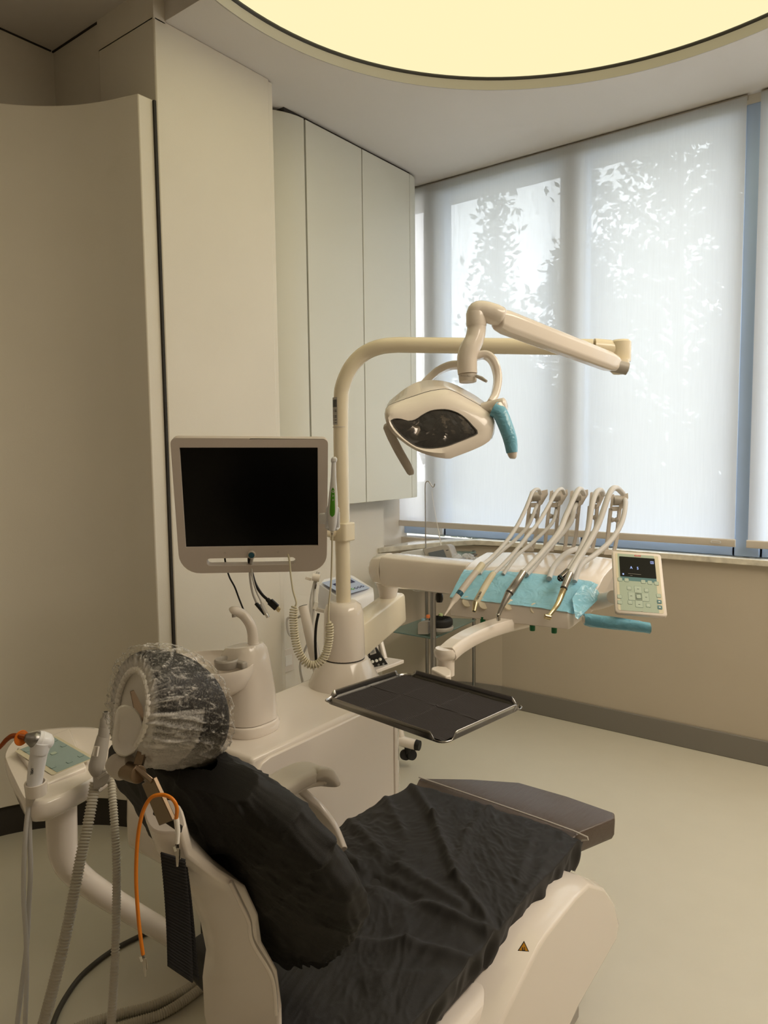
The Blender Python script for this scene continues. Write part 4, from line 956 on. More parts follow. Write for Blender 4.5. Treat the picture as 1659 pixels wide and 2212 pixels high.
# bent support arm
MB().tube([W(132, 1742, d=1.49), W(134, 1800, d=1.49), W(137, 1840, d=1.495), W(152, 1872, d=1.51), W(185, 1905, d=1.55), W(260, 1955, d=1.64), W(340, 2003, d=1.73), W(432, 2058, d=1.84), W(470, 2080, d=1.88)], [.031, .030, .029, .028, .026, .025, .025, .026, .026], 26, smooth=6).build('support_arm', 'white_plastic', ac, sharp=60)
# holders
def ringholder(px, py, d, m_): return MB().lathe([(.017, -.012), (.019, -.012), (.020, .012), (.0165, .012), (.0155, 0), (.017, -.012)], frame(W(px, py, d=d), RIGHT, z=V((.25, .1, 1))), 28, caps=False).build('holder_ring', m_, ac)
ringholder(78, 1702, 1.345, 'white_plastic')
MB().loft([[W(a, b, d=c) for a, b in ((200, 1668), (206, 1660), (238, 1662), (242, 1668), (236, 1688), (222, 1700), (202, 1706))] for c in (1.40, 1.44)]).build('hose_cradle', 'grey_plastic', ac, bevel=.003)
slab(W(212, 1682, d=1.392), W(232, 1668, d=1.392), .006, .004, 'cradle_tab', 'grey_plastic', ac, UP)
# ---- polishing / curing instrument with amber tip
cl = thing('curing_light', 'white curing light with an orange shield and amber curved tip, in the left console', 'curing light', W(78, 1660, d=1.34))
dL = 1.33
px_tube2 = lambda pts, m_, nm, par, seg=22, sm=4, sharp=60: MB().tube([W(a, b, d=c) for a, b, c, r in pts], [r for a, b, c, r in pts], seg, smooth=sm).build(nm, m_, par, sharp=sharp)
px_tube2([(74, 1703, dL+.01, .0125), (76, 1680, dL+.008, .0140), (80, 1650, dL+.004, .0148), (84, 1628, dL, .0150), (86, 1620, dL, .0150)], 'device_white', 'handle', cl)
px_tube2([(102, 1610, dL+.01, .010), (98, 1604, dL+.005, .0175), (86, 1601, dL, .0190), (76, 1597, dL-.005, .0165)], 'device_white', 'head', cl)
px_tube2([(90, 1602, dL-.002, .017), (86, 1618, dL-.002, .0165), (84, 1626, dL-.002, .0155)], 'device_white', 'head_neck', cl)
px_tube2([(80, 1599, dL-.004, .0145), (72, 1597, dL-.008, .0145), (60, 1594, dL-.012, .009), (53, 1593, dL-.014, .006)], 'brushed_steel', 'metal_collar', cl)
MB().lathe([(.0, -.0008), (.0135, -.0008), (.0142, 0), (.0135, .0008), (.0, .0008)], frame(W(46, 1594, d=dL-.015), UP, z=RIGHT*.9-FWD*.5), 30).build('orange_shield', 'orange_shield', cl)
px_tube2([(54, 1593, dL-.014, .0045), (40, 1590, dL-.018, .0048), (26, 1590, dL-.02, .0048), (14, 1598, dL-.02, .0044), (5, 1608, dL-.02, .004), (-3, 1617, dL-.02, .0036)], 'amber', 'light_guide', cl)
px_tube2([(74, 1703, dL+.012, .0135), (68, 1718, dL+.02, .0105), (64, 1732, dL+.02, .007), (62, 1740, dL+.02, .0055)], 'grey_beige_plastic', 'connector', cl)
Ml = frame(W(69, 1665, d=dL-.010), V((W(66, 1683, d=dL)-W(70, 1650, d=dL))), z=-FWD)
text('print_line', 'PIXEL', Ml, .0065, 'ink_dark', cl)
for nm, ofs in (('hose', 0), ('hose', 1)):
    o_ = [(62, 1738, 1.35), (56, 1790, 1.35), (52, 1860, 1.35), (51, 1940, 1.35), (56, 2020, 1.345), (58, 2100, 1.34), (54, 2212, 1.33), (50, 2290, 1.33)] if ofs == 0 else [(64, 1738, 1.355), (64, 1800, 1.36), (66, 1880, 1.36), (62, 1960, 1.365), (58, 2040, 1.36), (47, 2130, 1.35), (37, 2212, 1.34), (26, 2290, 1.34)]
    px_tube2([(a, b, c, .0045 if ofs else .0042) for a, b, c in o_], 'grey_hose', nm, cl, seg=12, sm=6)
# ---- suction handpiece with corrugated hose
def corrug(name, pts, r, pitch, m_, par, amp=.24):
    P, _ = cat([W(a, b, d=c) for a, b, c in pts], [0]*len(pts), 24); L_ = [0]
    for i in range(1, len(P)): L_.append(L_[-1]+(P[i]-P[i-1]).length)
    n_ = int(L_[-1]/pitch*4); out_ = []; j = 0; rr = []
    for k in range(n_):
        s_ = L_[-1]*k/(n_-1)
        while j < len(L_)-2 and L_[j+1] < s_: j += 1
        out_.append(P[j].lerp(P[j+1], (s_-L_[j])/max(1e-9, L_[j+1]-L_[j]))); rr.append(r*(1-amp*(0, .55, 1, .55)[k % 4]))
    return MB().tube(out_, rr, 14).build(name, m_, par, sharp=70)
sh = thing('suction_handpiece', 'grey suction handpiece with thick corrugated hose in the right console holder', 'suction', W(215, 1640, d=1.41))
px_tube2([(229, 1538, 1.42, .0062), (228.5, 1545, 1.42, .0062), (228, 1549, 1.42, .0068), (227.8, 1553, 1.42, .0098), (226, 1570, 1.42, .0100)], 'grey_plastic', 'tip', sh, sm=1, sharp=40)
MB().lathe([(.0, 0), (.0042, 0), (.0042, .0006), (0, .0006)], along(W(229, 1537.6, d=1.42), W(229.1, 1536, d=1.42)), 16).build('bore', 'dark_gap', sh)
px_tube2([(226, 1571, 1.42, .0108), (224, 1590, 1.418, .0112), (223, 1592, 1.418, .0120), (217, 1620, 1.412, .0138), (210, 1650, 1.405, .0150), (208, 1658, 1.405, .0150), (212, 1668, 1.41, .013)], 'grey_plastic', 'grip', sh, sm=2, sharp=40)
boxalong(W(209, 1612, d=1.392), W(205, 1634, d=1.387), .011, .005, 'slider', 'grey_beige_plastic', sh)
corrug('hose', [(206, 1690, 1.42), (201, 1720, 1.41), (190, 1780, 1.39), (175, 1850, 1.37), (158, 1940, 1.35), (140, 2030, 1.335), (118, 2120, 1.32), (94, 2212, 1.31), (75, 2280, 1.31)], .0112, .0056, 'corrugated_hose', sh)
s2 = thing('saliva_ejector_hose', 'thinner straight corrugated hose hanging beside the thick suction hose', 'hose', W(245, 1900, d=1.36))
corrug('hose', [(241, 1680, 1.42), (243, 1720, 1.40), (248, 1790, 1.38), (252, 1880, 1.36), (251, 1990, 1.35), (247, 2100, 1.33), (240, 2212, 1.32), (236, 2290, 1.32)], .0084, .0052, 'corrugated_hose', s2)
px_tube2([(241, 1690, 1.42, .010), (240, 1665, 1.43, .009), (240, 1640, 1.44, .008)], 'grey_plastic', 'handpiece', s2)
# hoses and cord on the floor
for i, (pts, r) in enumerate((([(140, 2230), (200, 2208), (260, 2190), (330, 2172), (390, 2145), (430, 2118), (470, 2085)], .013), ([(180, 2252), (240, 2226), (300, 2206), (350, 2190), (400, 2160), (440, 2130), (480, 2100)], .013))):
    o = thing('floor_hose', ['grey corrugated hose on the floor, upper of the two', 'grey corrugated hose on the floor, lower of the two'][i], 'hose', W(*pts[3], z=.013))
    P_ = []
    for a, b in pts: p = W(a, b, z=.014); P_.append((a, b, depth(p)))
    corrug('hose', P_, r, .006, 'corrugated_hose', o)
cz = [(110, 2225), (130, 2175), (165, 2120), (200, 2085), (245, 2052), (290, 2028), (340, 2006), (380, 1996)]
fc = MB().tube([W(a, b, z=.008) for a, b in cz], .007, 12, smooth=6).build('grey_cable', 'dark_cord'); props(fc, 'dark grey smooth cord curving over the floor behind the hoses', 'cord')

# ================================================================== DELIVERY UNIT (arms, instrument head, control panel)
de = thing('instrument_delivery_unit', 'white swing-arm instrument table with five hose holders and control panel', 'instrument table', W(1130, 1300, d=2.0))
# lower arm from the column, going away
la0 = W(757, 1388, d=2.53); la1 = W(846, 1318, d=2.86)
drl = (la1-la0).normalized()
def bsec(c, w_, h_, dr_, ch_=.2):
    x_ = dr_.cross(V((0, 0, 1))).normalized(); z_ = x_.cross(dr_); z_ = z_ if z_.z > 0 else -z_
    return [c+x_*a*w_/2+z_*b*h_/2 for a, b in rrect(2, 2, ch_*2, 2)]
Lr = (la1-la0).length
MB().loft([bsec(la0+drl*t_, w_, h_, drl, .12) for t_, w_, h_ in ((0, .09, .13), (.1, .09, .125), (Lr-.03, .088, .125), (Lr+.035, .088, .125), (Lr+.05, .078, .112))]).build('lower_arm', 'cream_enamel', de, bevel=.003)
# upper joint funnel and upper arm
jc = W(838, 1270, d=2.83)
MB().lathe([(.0, -.045), (.034, -.045), (.036, -.02), (.056, .040), (.0, .040)], Matrix.Translation(jc), 32).build('joint_funnel', 'white_plastic', de)
ua0 = W(815, 1228, d=2.74); ua1 = W(1030, 1250, d=2.36); dru = (ua1-ua0).normalized()
Lu = (ua1-ua0).length
MB().loft([bsec(ua0+dru*t_, w_, h_, dru, .42) for t_, w_, h_ in ((-.01, .05, .05), (.0, .09, .085), (.02, .115, .115), (.075, .12, .125))]).build('joint_head', 'white_plastic', de, bevel=.004, sharp=60)
MB().loft([bsec(ua0+dru*t_, w_, h_, dru, .22) for t_, w_, h_ in ((.077, .105, .112), (.082, .115, .120), (Lu*.5, .112, .115), (Lu, .11, .112))]).build('upper_arm', 'white_plastic', de, bevel=.003)
# instrument head: cross sections from left to right
def hsec(F0, F1, F2, M1, T, Bk):
    P = [W(*F0[:2], d=F0[2]), W(*F1[:2], d=F1[2]), W(*F2[:2], d=F2[2]), W(*M1[:2], d=M1[2]), W(*T[:2], d=T[2]), W(*Bk[:2], d=Bk[2])]
    top, _ = cat(P[1:], [0]*5, 5); b = P[-1].copy(); b.z = P[0].z+.035; f = P[0].lerp(b, .15); f.z = P[0].z-.004
    return [P[0]]+top+[b, P[0].lerp(b, .5)+V((0, 0, -.008))]
S_ = [((982, 1326, 2.05), (980, 1296, 2.055), (1006, 1243, 2.15), (1022, 1222, 2.22), (1046, 1202, 2.36), (1052, 1200, 2.42)),
      ((973, 1330, 2.03), (971, 1292, 2.035), (998, 1240, 2.13), (1018, 1214, 2.22), (1048, 1195, 2.38), (1056, 1194, 2.46)),
      ((1040, 1338, 1.995), (1038, 1300, 2.0), (1062, 1243, 2.09), (1085, 1217, 2.17), (1115, 1195, 2.32), (1122, 1194, 2.42)),
      ((1110, 1347, 1.955), (1108, 1308, 1.96), (1130, 1248, 2.05), (1155, 1219, 2.13), (1185, 1196, 2.28), (1195, 1195, 2.38)),
      ((1180, 1355, 1.91), (1178, 1317, 1.915), (1205, 1256, 2.01), (1228, 1226, 2.09), (1262, 1202, 2.23), (1272, 1200, 2.33)),
      ((1228, 1360, 1.885), (1226, 1325, 1.89), (1272, 1268, 1.975), (1292, 1236, 2.05), (1322, 1210, 2.17), (1332, 1208, 2.27)),
      ((1240, 1352, 1.89), (1240, 1330, 1.895), (1288, 1275, 1.975), (1306, 1243, 2.04), (1332, 1216, 2.16), (1338, 1214, 2.25))]
ring = [hsec(*q) for q in S_]
MB().loft(ring).build('head_body', 'white_plastic', de, bevel=.004, seg=2, sharp=50)
for (a, b) in ((1010, 1303), (1046, 1308), (1100, 1309), (1157, 1318), (1206, 1324)):
    c = W(a, b-3, d=2.03-(a-972)*.00055+.010); MB().lathe([(.0, 0), (.017, 0), (.015, .004), (.0, .006)], frame(c, RIGHT, z=-FWD*.8+UP*.35), 20).build('finger_rest', 'cream_enamel', de)
for a, b in ((1043, 1338), (1085, 1343), (1150, 1352), (1197, 1357)):
    c = W(a, b, d=2.03-(a-972)*.00055+.01); MB().lathe([(.0, -.013), (.0068, -.013), (.0075, -.010), (.0075, .008), (.0, .008)], Matrix.Translation(c), 18).build('green_knob', 'green_plastic', de)
# whip arms with pulleys
tops = [(0, 0, 0, 1), (43, 0, -.03, 1), (87, 0, -.06, 1), (132, 3, -.09, .82), (176, 8, -.12, .95)]
hole = []
for i, (ox, oy, dd, kx) in enumerate(tops):
    d0 = 2.36+dd
    Q = lambda a, b, z=0: W(1132+ox+(a-1132)*kx, b+oy, d=d0+z)

    fr = MB().loft([[Q(a, b, z) for a, b in ((1143, 1086), (1164, 1086), (1163, 1096), (1142, 1096))] for z in (-.006, .012)]).build('holder_arm', 'grey_beige_plastic', de, bevel=.001)
    def leg(pts, w_=.0095, nm='holder_leg'):
        return strip_pts([Q(*p) for p in pts], w_, .006, nm, 'grey_beige_plastic', fr)
    def strip_pts(P, wd, th, name, m_, par):
        rings_ = []; P, _ = cat(P, [0]*len(P), 4)
        for k, p in enumerate(P):
            t_ = (P[min(k+1, len(P)-1)]-P[max(k-1, 0)]).normalized(); a_ = (RIGHT-t_*RIGHT.dot(t_)).normalized(); b_ = t_.cross(a_)
            rings_.append([p+a_*wd/2*x+b_*th*y for x, y in [(-1, -1), (1, -1), (1, 1), (-1, 1)]])
        return MB().loft(rings_).build(name, m_, par, bevel=.0008, sharp=40)
    leg([(1144, 1090), (1141, 1115), (1137, 1150), (1134, 1180), (1131, 1188)]); leg([(1164, 1090), (1161, 1118), (1158, 1150), (1154, 1172), (1149, 1188)])
    MB().loft([[Q(a, b, z) for a, b in ((1127, 1190), (1131, 1180), (1150, 1181), (1153, 1191))] for z in (-.012, .012)]).build('holder_foot', 'grey_beige_plastic', fr, bevel=.0015)
    # cheeks at the top and the pulley between
    MB().loft([[Q(a, b, z) for a, b in ((1145, 1061), (1152, 1059), (1151, 1082), (1142, 1090))] for z in (-.010, .012)]).build('cheek', 'grey_beige_plastic', fr, bevel=.001)
    MB().loft([[Q(a, b, z) for a, b in ((1166, 1061), (1183, 1057), (1184, 1068), (1171, 1090), (1161, 1095))] for z in (-.010, .010)]).build('cheek', 'grey_beige_plastic', fr, bevel=.001)
    MB().cyl(Q(1149, 1073), Q(1166, 1073), .016, seg=28).build('pulley', 'grey_plastic', fr, bevel=.001)
    MB().tube([Q(1144, 1115), Q(1147, 1115), Q(1152, 1115), Q(1157, 1115), Q(1160, 1115)], [.0085, .0085, .0052, .0085, .0085], 18).build('spool', 'grey_plastic', fr)
# control panel on the right
cq = [W(1337, 1194, d=1.92), W(1441, 1198, d=1.90), W(1427, 1332, d=1.79), W(1313, 1319, d=1.81)]
pw = ((cq[1]-cq[0]).length+(cq[2]-cq[3]).length)/2; ph = ((cq[0]-cq[3]).length+(cq[1]-cq[2]).length)/2
cc_ = sum(cq, V((0, 0, 0)))/4
Mp = frame(cc_, (cq[1]-cq[0])+(cq[2]-cq[3]), y=(cq[0]-cq[3])+(cq[1]-cq[2]))
ol = []
for x, y in rrect(pw*1.0, ph, .007, 4): ol.append((x, y+.004*(1-(2*x/pw)**2)*(1 if y > 0 else -1)))
nz = Mp.to_3x3() @ V((0, 0, 1))
MB().loft([[Mp @ V((x*.90, y*.90, -.022)) for x, y in ol], [Mp @ V((x, y, -.008)) for x, y in ol], [Mp @ V((x, y, -.001)) for x, y in ol], [Mp @ V((x*.975, y*.98, .001)) for x, y in ol]]).build('panel_housing', 'white_plastic_matte', de, sharp=50)
def PM(u_, v_, z=.0015): return Mp @ Matrix.Translation(((u_-.5)*pw, (.5-v_)*ph, z))
fp = decal('panel_face', PM(.5, .5, .0008), pw*.88, ph*.92, 'panel_beige', de, r=.004, t=.0006)
decal('panel_field', PM(.48, .5, .0014), pw*.74, ph*.92, 'keypad_green', fp, t=.0003)
decal('dark_band', PM(.50, .45, .0017), pw*.72, ph*.07, 'teal_dark', fp, t=.0002)
sd = decal('display', PM(.50, .255, .0017), pw*.72, ph*.33, 'screen_black', fp, r=.001, t=.0008)
text('display_text', 'A', PM(.37, .27, .0027), .0115, 'display_glow', sd, xs=.8); text('display_text', '5', PM(.50, .275, .0027), .0115, 'display_glow', sd, xs=.8)
decal('display_icon', PM(.80, .16, .0026), .0085, .0085, 'display_glow', sd, r=.0015, t=.0002); decal('display_icon', PM(.80, .16, .0028), .0072, .0072, 'navy_ink', sd, r=.0012, t=.0002); text('display_icon', '2', PM(.80, .16, .0030), .007, 'display_glow', sd)
decal('display_icon', PM(.20, .385, .0026), .0035, .0045, 'display_glow', sd, t=.0002)
for a, b, w_ in ((.43, .372, .26), (.36, .40, .05)): decal('display_line', PM(a, b, .0026), pw*w_, .0006, 'label_grey', sd, t=.0002)
lg = decal('logo_ground', PM(.52, .058, .0017), .0165, .0048, 'ink_red', fp, r=.002, t=.0002)
text('logo_text', 'anthos', PM(.52, .057, .0020), .0048, 'ink_white', lg)
for a, b in ((.13, .475), (.26, .478), (.59, .485), (.72, .49), (.85, .495), (.30, .605), (.64, .62), (.30, .83), (.65, .855), (.10, .75), (.10, .84), (.87, .69)): key(Mp, (a-.5)*pw, (.5-b)*ph, .0115, fp)
for a, b in ((.87, .785), (.87, .87)): key(Mp, (a-.5)*pw, (.5-b)*ph, .0115, fp, 'teal_dark', oc='teal_dark'); decal('key_mark', PM(a, b, .0026), .004, .003, 'ink_white', fp, t=.0002)
for w_, h_ in ((.40, .125), (.14, .33)):
    decal('pad_border', PM(.475, .73, .0017), pw*w_+.0012, ph*h_+.0012, 'key_outline', fp, r=.002, t=.0002)
for w_, h_ in ((.40, .125), (.14, .33)): decal('pad', PM(.475, .73, .0020), pw*w_, ph*h_, 'keypad_key', fp, r=.002, t=.0002)
key(Mp, (.475-.5)*pw, (.5-.73)*ph, .012, fp, z=.0024)
for a, b in ((.475, .61), (.475, .85), (.33, .73), (.62, .73)): decal('pad_mark', PM(a, b, .0024), .005, .0009, 'ink_dark', fp, t=.0002)
for a, b in ((.30, .605), (.64, .62), (.30, .83), (.65, .855), (.26, .478)): decal('key_mark', PM(a, b, .0026), .004, .0009, 'ink_white', fp, t=.0002)
text('panel_mark', 'CE', PM(.52, .95, .0019), .004, 'ink_white', fp)
MB().tube([W(1285, 1300, d=2.02), W(1308, 1296, d=1.93), W(1325, 1290, d=1.88)], [.024, .020, .018], 20).build('panel_neck', 'white_plastic_matte', de)
# side handle
hr = MB().loft([[W(a, b, d=c)+FWD*(.011*sin(q)*rr)+UP*(.013*cos(q)*rr) for q in [2*pi*k/16 for k in range(16)]] for a, b, c, rr in ((1258, 1338, 1.87, .6), (1268, 1339, 1.86, 1.0), (1300, 1343, 1.84, 1.05), (1350, 1349, 1.81, .9), (1398, 1355, 1.785, .75), (1404, 1356, 1.78, .5))]).build('side_handle', 'white_plastic', de)
# tray carrier arm and post
strip([(1140, 1338, 2.06), (1080, 1352, 1.95), (1030, 1370, 1.86), (990, 1392, 1.78), (965, 1413, 1.735)], .05, .034, 'tray_arm', 'white_plastic', de, axis=V((.8, -.5, 0)))
tp0 = W(963, 1412, d=1.74); 
MB().lathe([(.0, -.052), (.021, -.052), (.021, -.012), (.027, -.006), (.029, .006), (.025, .014), (.0, .016)], Matrix.Translation(tp0), 30).build('tray_post', 'white_plastic', de)

# ---------------- films over the instrument head
def filmsurf(u_, v_):
    f = .6+u_*(len(ring)-1.75); i = min(int(f), len(ring)-2); t_ = f-i
    k = 1+v_*6.2; j = int(k); e = k-j
    a = ring[i][j].lerp(ring[i][j+1], e); b = ring[i+1][j].lerp(ring[i+1][j+1], e)
    p = a.lerp(b, t_)
    up_ = (-FWD*.5+V((0, 0, .8))).normalized()
    return p+up_*(.0035+.0022*noise.noise(V((u_*14, v_*6, 2)))+.0018*abs(noise.noise(V((u_*40, v_*9, 5)))))
bf = grid('barrier_film', filmsurf, 120, 24, 'blue_film', None, sharp=60)
props(bf, 'sheet of light blue barrier film across the front of the instrument table', 'film')
# corner piece folded down over the right edge
cpz = [[(1258, 1262, 1.96), (1291, 1274, 1.965), (1296, 1284, 1.955)], [(1236, 1292, 1.92), (1282, 1300, 1.93), (1290, 1297, 1.94)], [(1240, 1318, 1.885), (1262, 1325, 1.885), (1272, 1315, 1.89)], [(1243, 1334, 1.875), (1249, 1338, 1.873), (1254, 1330, 1.877)]]
def cornf(u_, v_):
    f = v_*3; i = min(int(f), 2); t_ = f-i; g = u_*2; j = min(int(g), 1); e = g-j
    L1 = V(cpz[i][j]).lerp(V(cpz[i][j+1]), e); L2 = V(cpz[i+1][j]).lerp(V(cpz[i+1][j+1]), e); q = L1.lerp(L2, t_)
    return W(q.x, q.y, d=q.z-.006+.003*noise.noise(V((u_*5, v_*6, 0))))
o = grid('folded_corner', cornf, 16, 24, 'blue_film', bf, sharp=60)
f2 = MB().loft([[W(a, b, d=c)+FWD*(.0125*sin(q)*rr)+UP*(.0150*cos(q)*rr+.0012*sin(5*q+a*.1)) for q in [2*pi*k/20 for k in range(20)]] for a, b, c, rr in ((1262, 1338, 1.865, .95), (1275, 1340, 1.855, 1.08), (1300, 1343, 1.84, 1.12), (1325, 1346, 1.825, 1.05), (1350, 1349, 1.81, 1.0), (1380, 1353, 1.795, .90), (1404, 1357, 1.78, .85))], cap1=False).build('barrier_film', 'blue_film_dark', None)
props(f2, 'crinkled blue barrier film sleeve over the side handle below the control panel', 'film')

# ---------------- handpieces with their hoses
def hose(par, pts, d0, d1, r, nm='hose'):
    n_ = len(pts)
    return px_tube2([(a, b, d0+(d1-d0)*(k/(n_-1))**.9, r) for k, (a, b) in enumerate(pts)], 'grey_hose', nm, par, seg=12, sm=6)
def over(pts, d0): # loop over the pulley: first points are at the holder
    return pts
hpA = thing('ultrasonic_scaler', 'leftmost handpiece, white with blue ring and long pointed white nozzle', 'handpiece', W(1000, 1280, d=1.93))
hose(hpA, [(1167, 1066), (1162, 1057), (1150, 1064), (1137, 1096), (1117, 1136), (1092, 1172), (1061, 1205), (1042, 1220)], 2.33, 1.97, .0058)
px_tube2([(1042, 1219, 1.97, .0095), (1028, 1237, 1.95, .0095)], 'panel_beige', 'sleeve', hpA, sm=1)
px_tube2([(1029, 1235, 1.95, .0088), (1012, 1256, 1.93, .0092), (995, 1279, 1.91, .0090)], 'grey_beige_plastic', 'grip', hpA, sm=2)
px_tube2([(995, 1279, 1.91, .0093), (990, 1286, 1.905, .0090)], 'blue_button', 'ring', hpA, sm=1)
px_tube2([(990, 1286, 1.905, .0088), (982, 1296, 1.90, .0080), (978, 1302, 1.895, .0055), (968, 1318, 1.88, .0030), (960, 1330, 1.87, .0012)], 'white_plastic_matte', 'nozzle', hpA, sm=2)
hose(hpA, [(1166, 1080), (1158, 1096), (1142, 1134), (1112, 1167), (1082, 1192), (1052, 1220), (1036, 1240)], 2.40, 2.10, .0055, 'return_hose')
hpB = thing('air_polisher', 'second handpiece from left, cream barrel with steel cone end', 'handpiece', W(1040, 1280, d=1.92))
hose(hpB, [(1219, 1066), (1213, 1056), (1201, 1064), (1183, 1096), (1163, 1129), (1137, 1161), (1102, 1204), (1068, 1238)], 2.30, 1.95, .0058)
px_tube2([(1068, 1238, 1.95, .0065), (1062, 1244, 1.945, .0088), (1050, 1263, 1.93, .0090), (1038, 1284, 1.91, .0088), (1028, 1301, 1.90, .0082)], 'panel_beige', 'barrel', hpB, sm=2)
px_tube2([(1028, 1301, 1.90, .0082), (1024, 1321, 1.885, .0058)], 'gold_steel', 'cone', hpB, sm=1); MB().lathe([(0, 0), (.004, 0), (.004, .0006), (0, .0006)], along(W(1024, 1321, d=1.885), W(1023.6, 1323, d=1.884)), 14).build('bore', 'black_plastic', hpB)
text('print_line', 'MICRO', frame(W(1034.5, 1286, d=1.898), W(1028, 1300, d=1.89)-W(1040, 1276, d=1.905), z=-FWD), .008, 'ink_dark', hpB)
hose(hpB, [(1204, 1085), (1196, 1124), (1173, 1151), (1142, 1179), (1115, 1202), (1087, 1241)], 2.36, 2.07, .0055, 'return_hose')
hpC = thing('turbine_handpiece', 'middle handpiece, thick steel barrel with narrow angled silver neck', 'handpiece', W(1100, 1280, d=1.9))
hose(hpC, [(1261, 1067), (1255, 1057), (1246, 1063), (1223, 1113), (1206, 1151), (1168, 1197), (1130, 1238)], 2.27, 1.92, .0078)
px_tube2([(1131, 1236, 1.92, .0100), (1122, 1250, 1.91, .0100), (1115, 1260, 1.905, .0108), (1106, 1274, 1.90, .0114), (1100, 1281, 1.895, .0110)], 'steel', 'coupling', hpC, sm=2)
MB().cyl(W(1101, 1280, d=1.895), W(1099, 1283, d=1.893), .0108).build('groove', 'dark_gap', hpC)
px_tube2([(1100, 1281, 1.895, .0110), (1089, 1301, 1.88, .0075), (1080, 1320, 1.87, .0055), (1076, 1330, 1.865, .0050)], 'steel', 'neck', hpC, sm=2)
MB().cyl(W(1075, 1326, d=1.862), W(1077, 1341, d=1.862), .0052).build('head', 'chrome', hpC, bevel=.001); MB().lathe([(0, 0), (.002, 0), (.002, .0006), (0, .0006)], frame(W(1075.5, 1331, d=1.855), RIGHT, z=-FWD), 12).build('bore', 'black_plastic', hpC)
hose(hpC, [(1250, 1080), (1241, 1098), (1234, 1126), (1212, 1155), (1188, 1182), (1155, 1222), (1137, 1242)], 2.33, 2.04, .0075, 'return_hose')
hpD = thing('motor_connector', 'fourth hose from left ending in a bare steel connector with black face', 'connector', W(1218, 1242, d=1.95))
hose(hpD, [(1303, 1068), (1298, 1059), (1288, 1064), (1279, 1091), (1269, 1149), (1249, 1197), (1227, 1234)], 2.25, 1.95, .0080)
px_tube2([(1227, 1233, 1.95, .0085), (1219, 1242, 1.94, .0095), (1211, 1249, 1.93, .0098)], 'dark_chrome', 'connector', hpD, sm=1)
Mfc = along(W(1211, 1249, d=1.93), W(1208.5, 1251, d=1.918)); MB().lathe([(0, 0), (.0088, 0), (.0088, .001), (0, .001)], Mfc, 20).build('connector_face', 'black_plastic', hpD)
for k in range(4): MB().lathe([(0, .001), (.0017, .001), (.0017, .0014), (0, .0014)], Mfc @ Matrix.Translation((.0045*cos(k*1.57), .0045*sin(k*1.57), 0)), 10).build('pin_hole', 'label_grey', hpD)
hose(hpD, [(1262, 1178), (1254, 1184), (1236, 1189), (1218, 1199), (1196, 1225), (1186, 1250)], 2.28, 2.0, .0078, 'return_hose')
hpE = thing('contra_angle_handpiece', 'rightmost handpiece, gold and steel with a small angled head', 'handpiece', W(1205, 1290, d=1.88))
hose(hpE, [(1345, 1066), (1331, 1054), (1317, 1065), (1294, 1129), (1269, 1177), (1244, 1217), (1232, 1240)], 2.20, 1.92, .0085)
px_tube2([(1232, 1239, 1.92, .0092), (1226, 1252, 1.91, .0092), (1221, 1263, 1.905, .0092), (1218, 1271, 1.90, .0092)], 'steel', 'motor', hpE, sm=1)
MB().cyl(W(1218.5, 1270, d=1.90), W(1217.5, 1272.5, d=1.898), .0094).build('groove', 'dark_gap', hpE)
px_tube2([(1218, 1272, 1.90, .0086), (1211, 1290, 1.89, .0082), (1204, 1306, 1.875, .0072), (1194, 1320, 1.865, .0056), (1185, 1331, 1.855, .0050)], 'gold_steel', 'neck', hpE, sm=3)
MB().tube([W(1190, 1334, d=1.853), W(1176, 1331, d=1.853)], [.0072, .0072], 20).build('head', 'gold_steel', hpE, bevel=.0015)
hose(hpE, [(1350, 1078), (1351, 1091), (1343, 1129), (1320, 1167), (1287, 1197), (1256, 1220), (1241, 1256)], 2.24, 1.98, .0075, 'return_hose')

# ================================================================== TRAY and its paper
tr = thing('instrument_tray', 'shallow rectangular steel tray with notched corners, lined with black paper', 'tray', W(920, 1520, z=.93))
ZY = .93
tq = [W(704, 1510, z=ZY), W(970, 1604, z=ZY), W(1127, 1524, z=ZY), W(868, 1443, z=ZY)]
tcn = sum(tq, V((0, 0, 0)))/4; X_ = (tq[1]-tq[0]); Wt = X_.length; Ht = ((tq[3]-tq[0]).length+(tq[2]-tq[1]).length)/2
Mty = frame(tcn, X_, z=V((0, 0, 1)))
base = rrect(Wt, Ht, .018, 5)
MB().loft([[Mty @ V((x*.97, y*.97, -.010)) for x, y in base], [Mty @ V((x*.97, y*.97, -.0085)) for x, y in base]]).build('tray_base', 'brushed_steel', tr)
vs = []; fs = []; nb_ = len(base)
# rim: wall round the tray, lower at the four corners
dense = resample([V((base[i][0], base[i][1], 0)).lerp(V((base[(i+1) % nb_][0], base[(i+1) % nb_][1], 0)), q/12) for i in range(nb_) for q in range(12)], 220)
r0, r1, r2 = [], [], []
for p in dense:
    dx = Wt/2-abs(p.x); dy = Ht/2-abs(p.y); c = min(1, max(0, (max(dx, dy)-.022)/.012)); c = c*c*(3-2*c)
    zt = -.004+.0125*c
    r0.append(Mty @ V((p.x*.97, p.y*.97, -.009))); r1.append(Mty @ V((p.x, p.y, zt))); r2.append(Mty @ V((p.x*1.0, p.y*1.0, zt)) + (Mty.to_3x3() @ V((p.x, p.y, 0))).normalized()*.0018-V((0, 0, .0012)))
MB().loft([r0, r1, r2], cap0=False, cap1=False).build('rim', 'steel', tr, solid=.0009, sharp=70)
MB().loft([[p+V((0, 0, z)) for p in [W(a, b, z=ZY-.0) for a, b in ((932, 1452), (945, 1449), (965, 1451), (975, 1458), (974, 1470), (962, 1472), (945, 1463), (932, 1457))]] for z in (-.004, .006, .012)]).build('tray_clip', 'white_plastic', tr, bevel=.003)
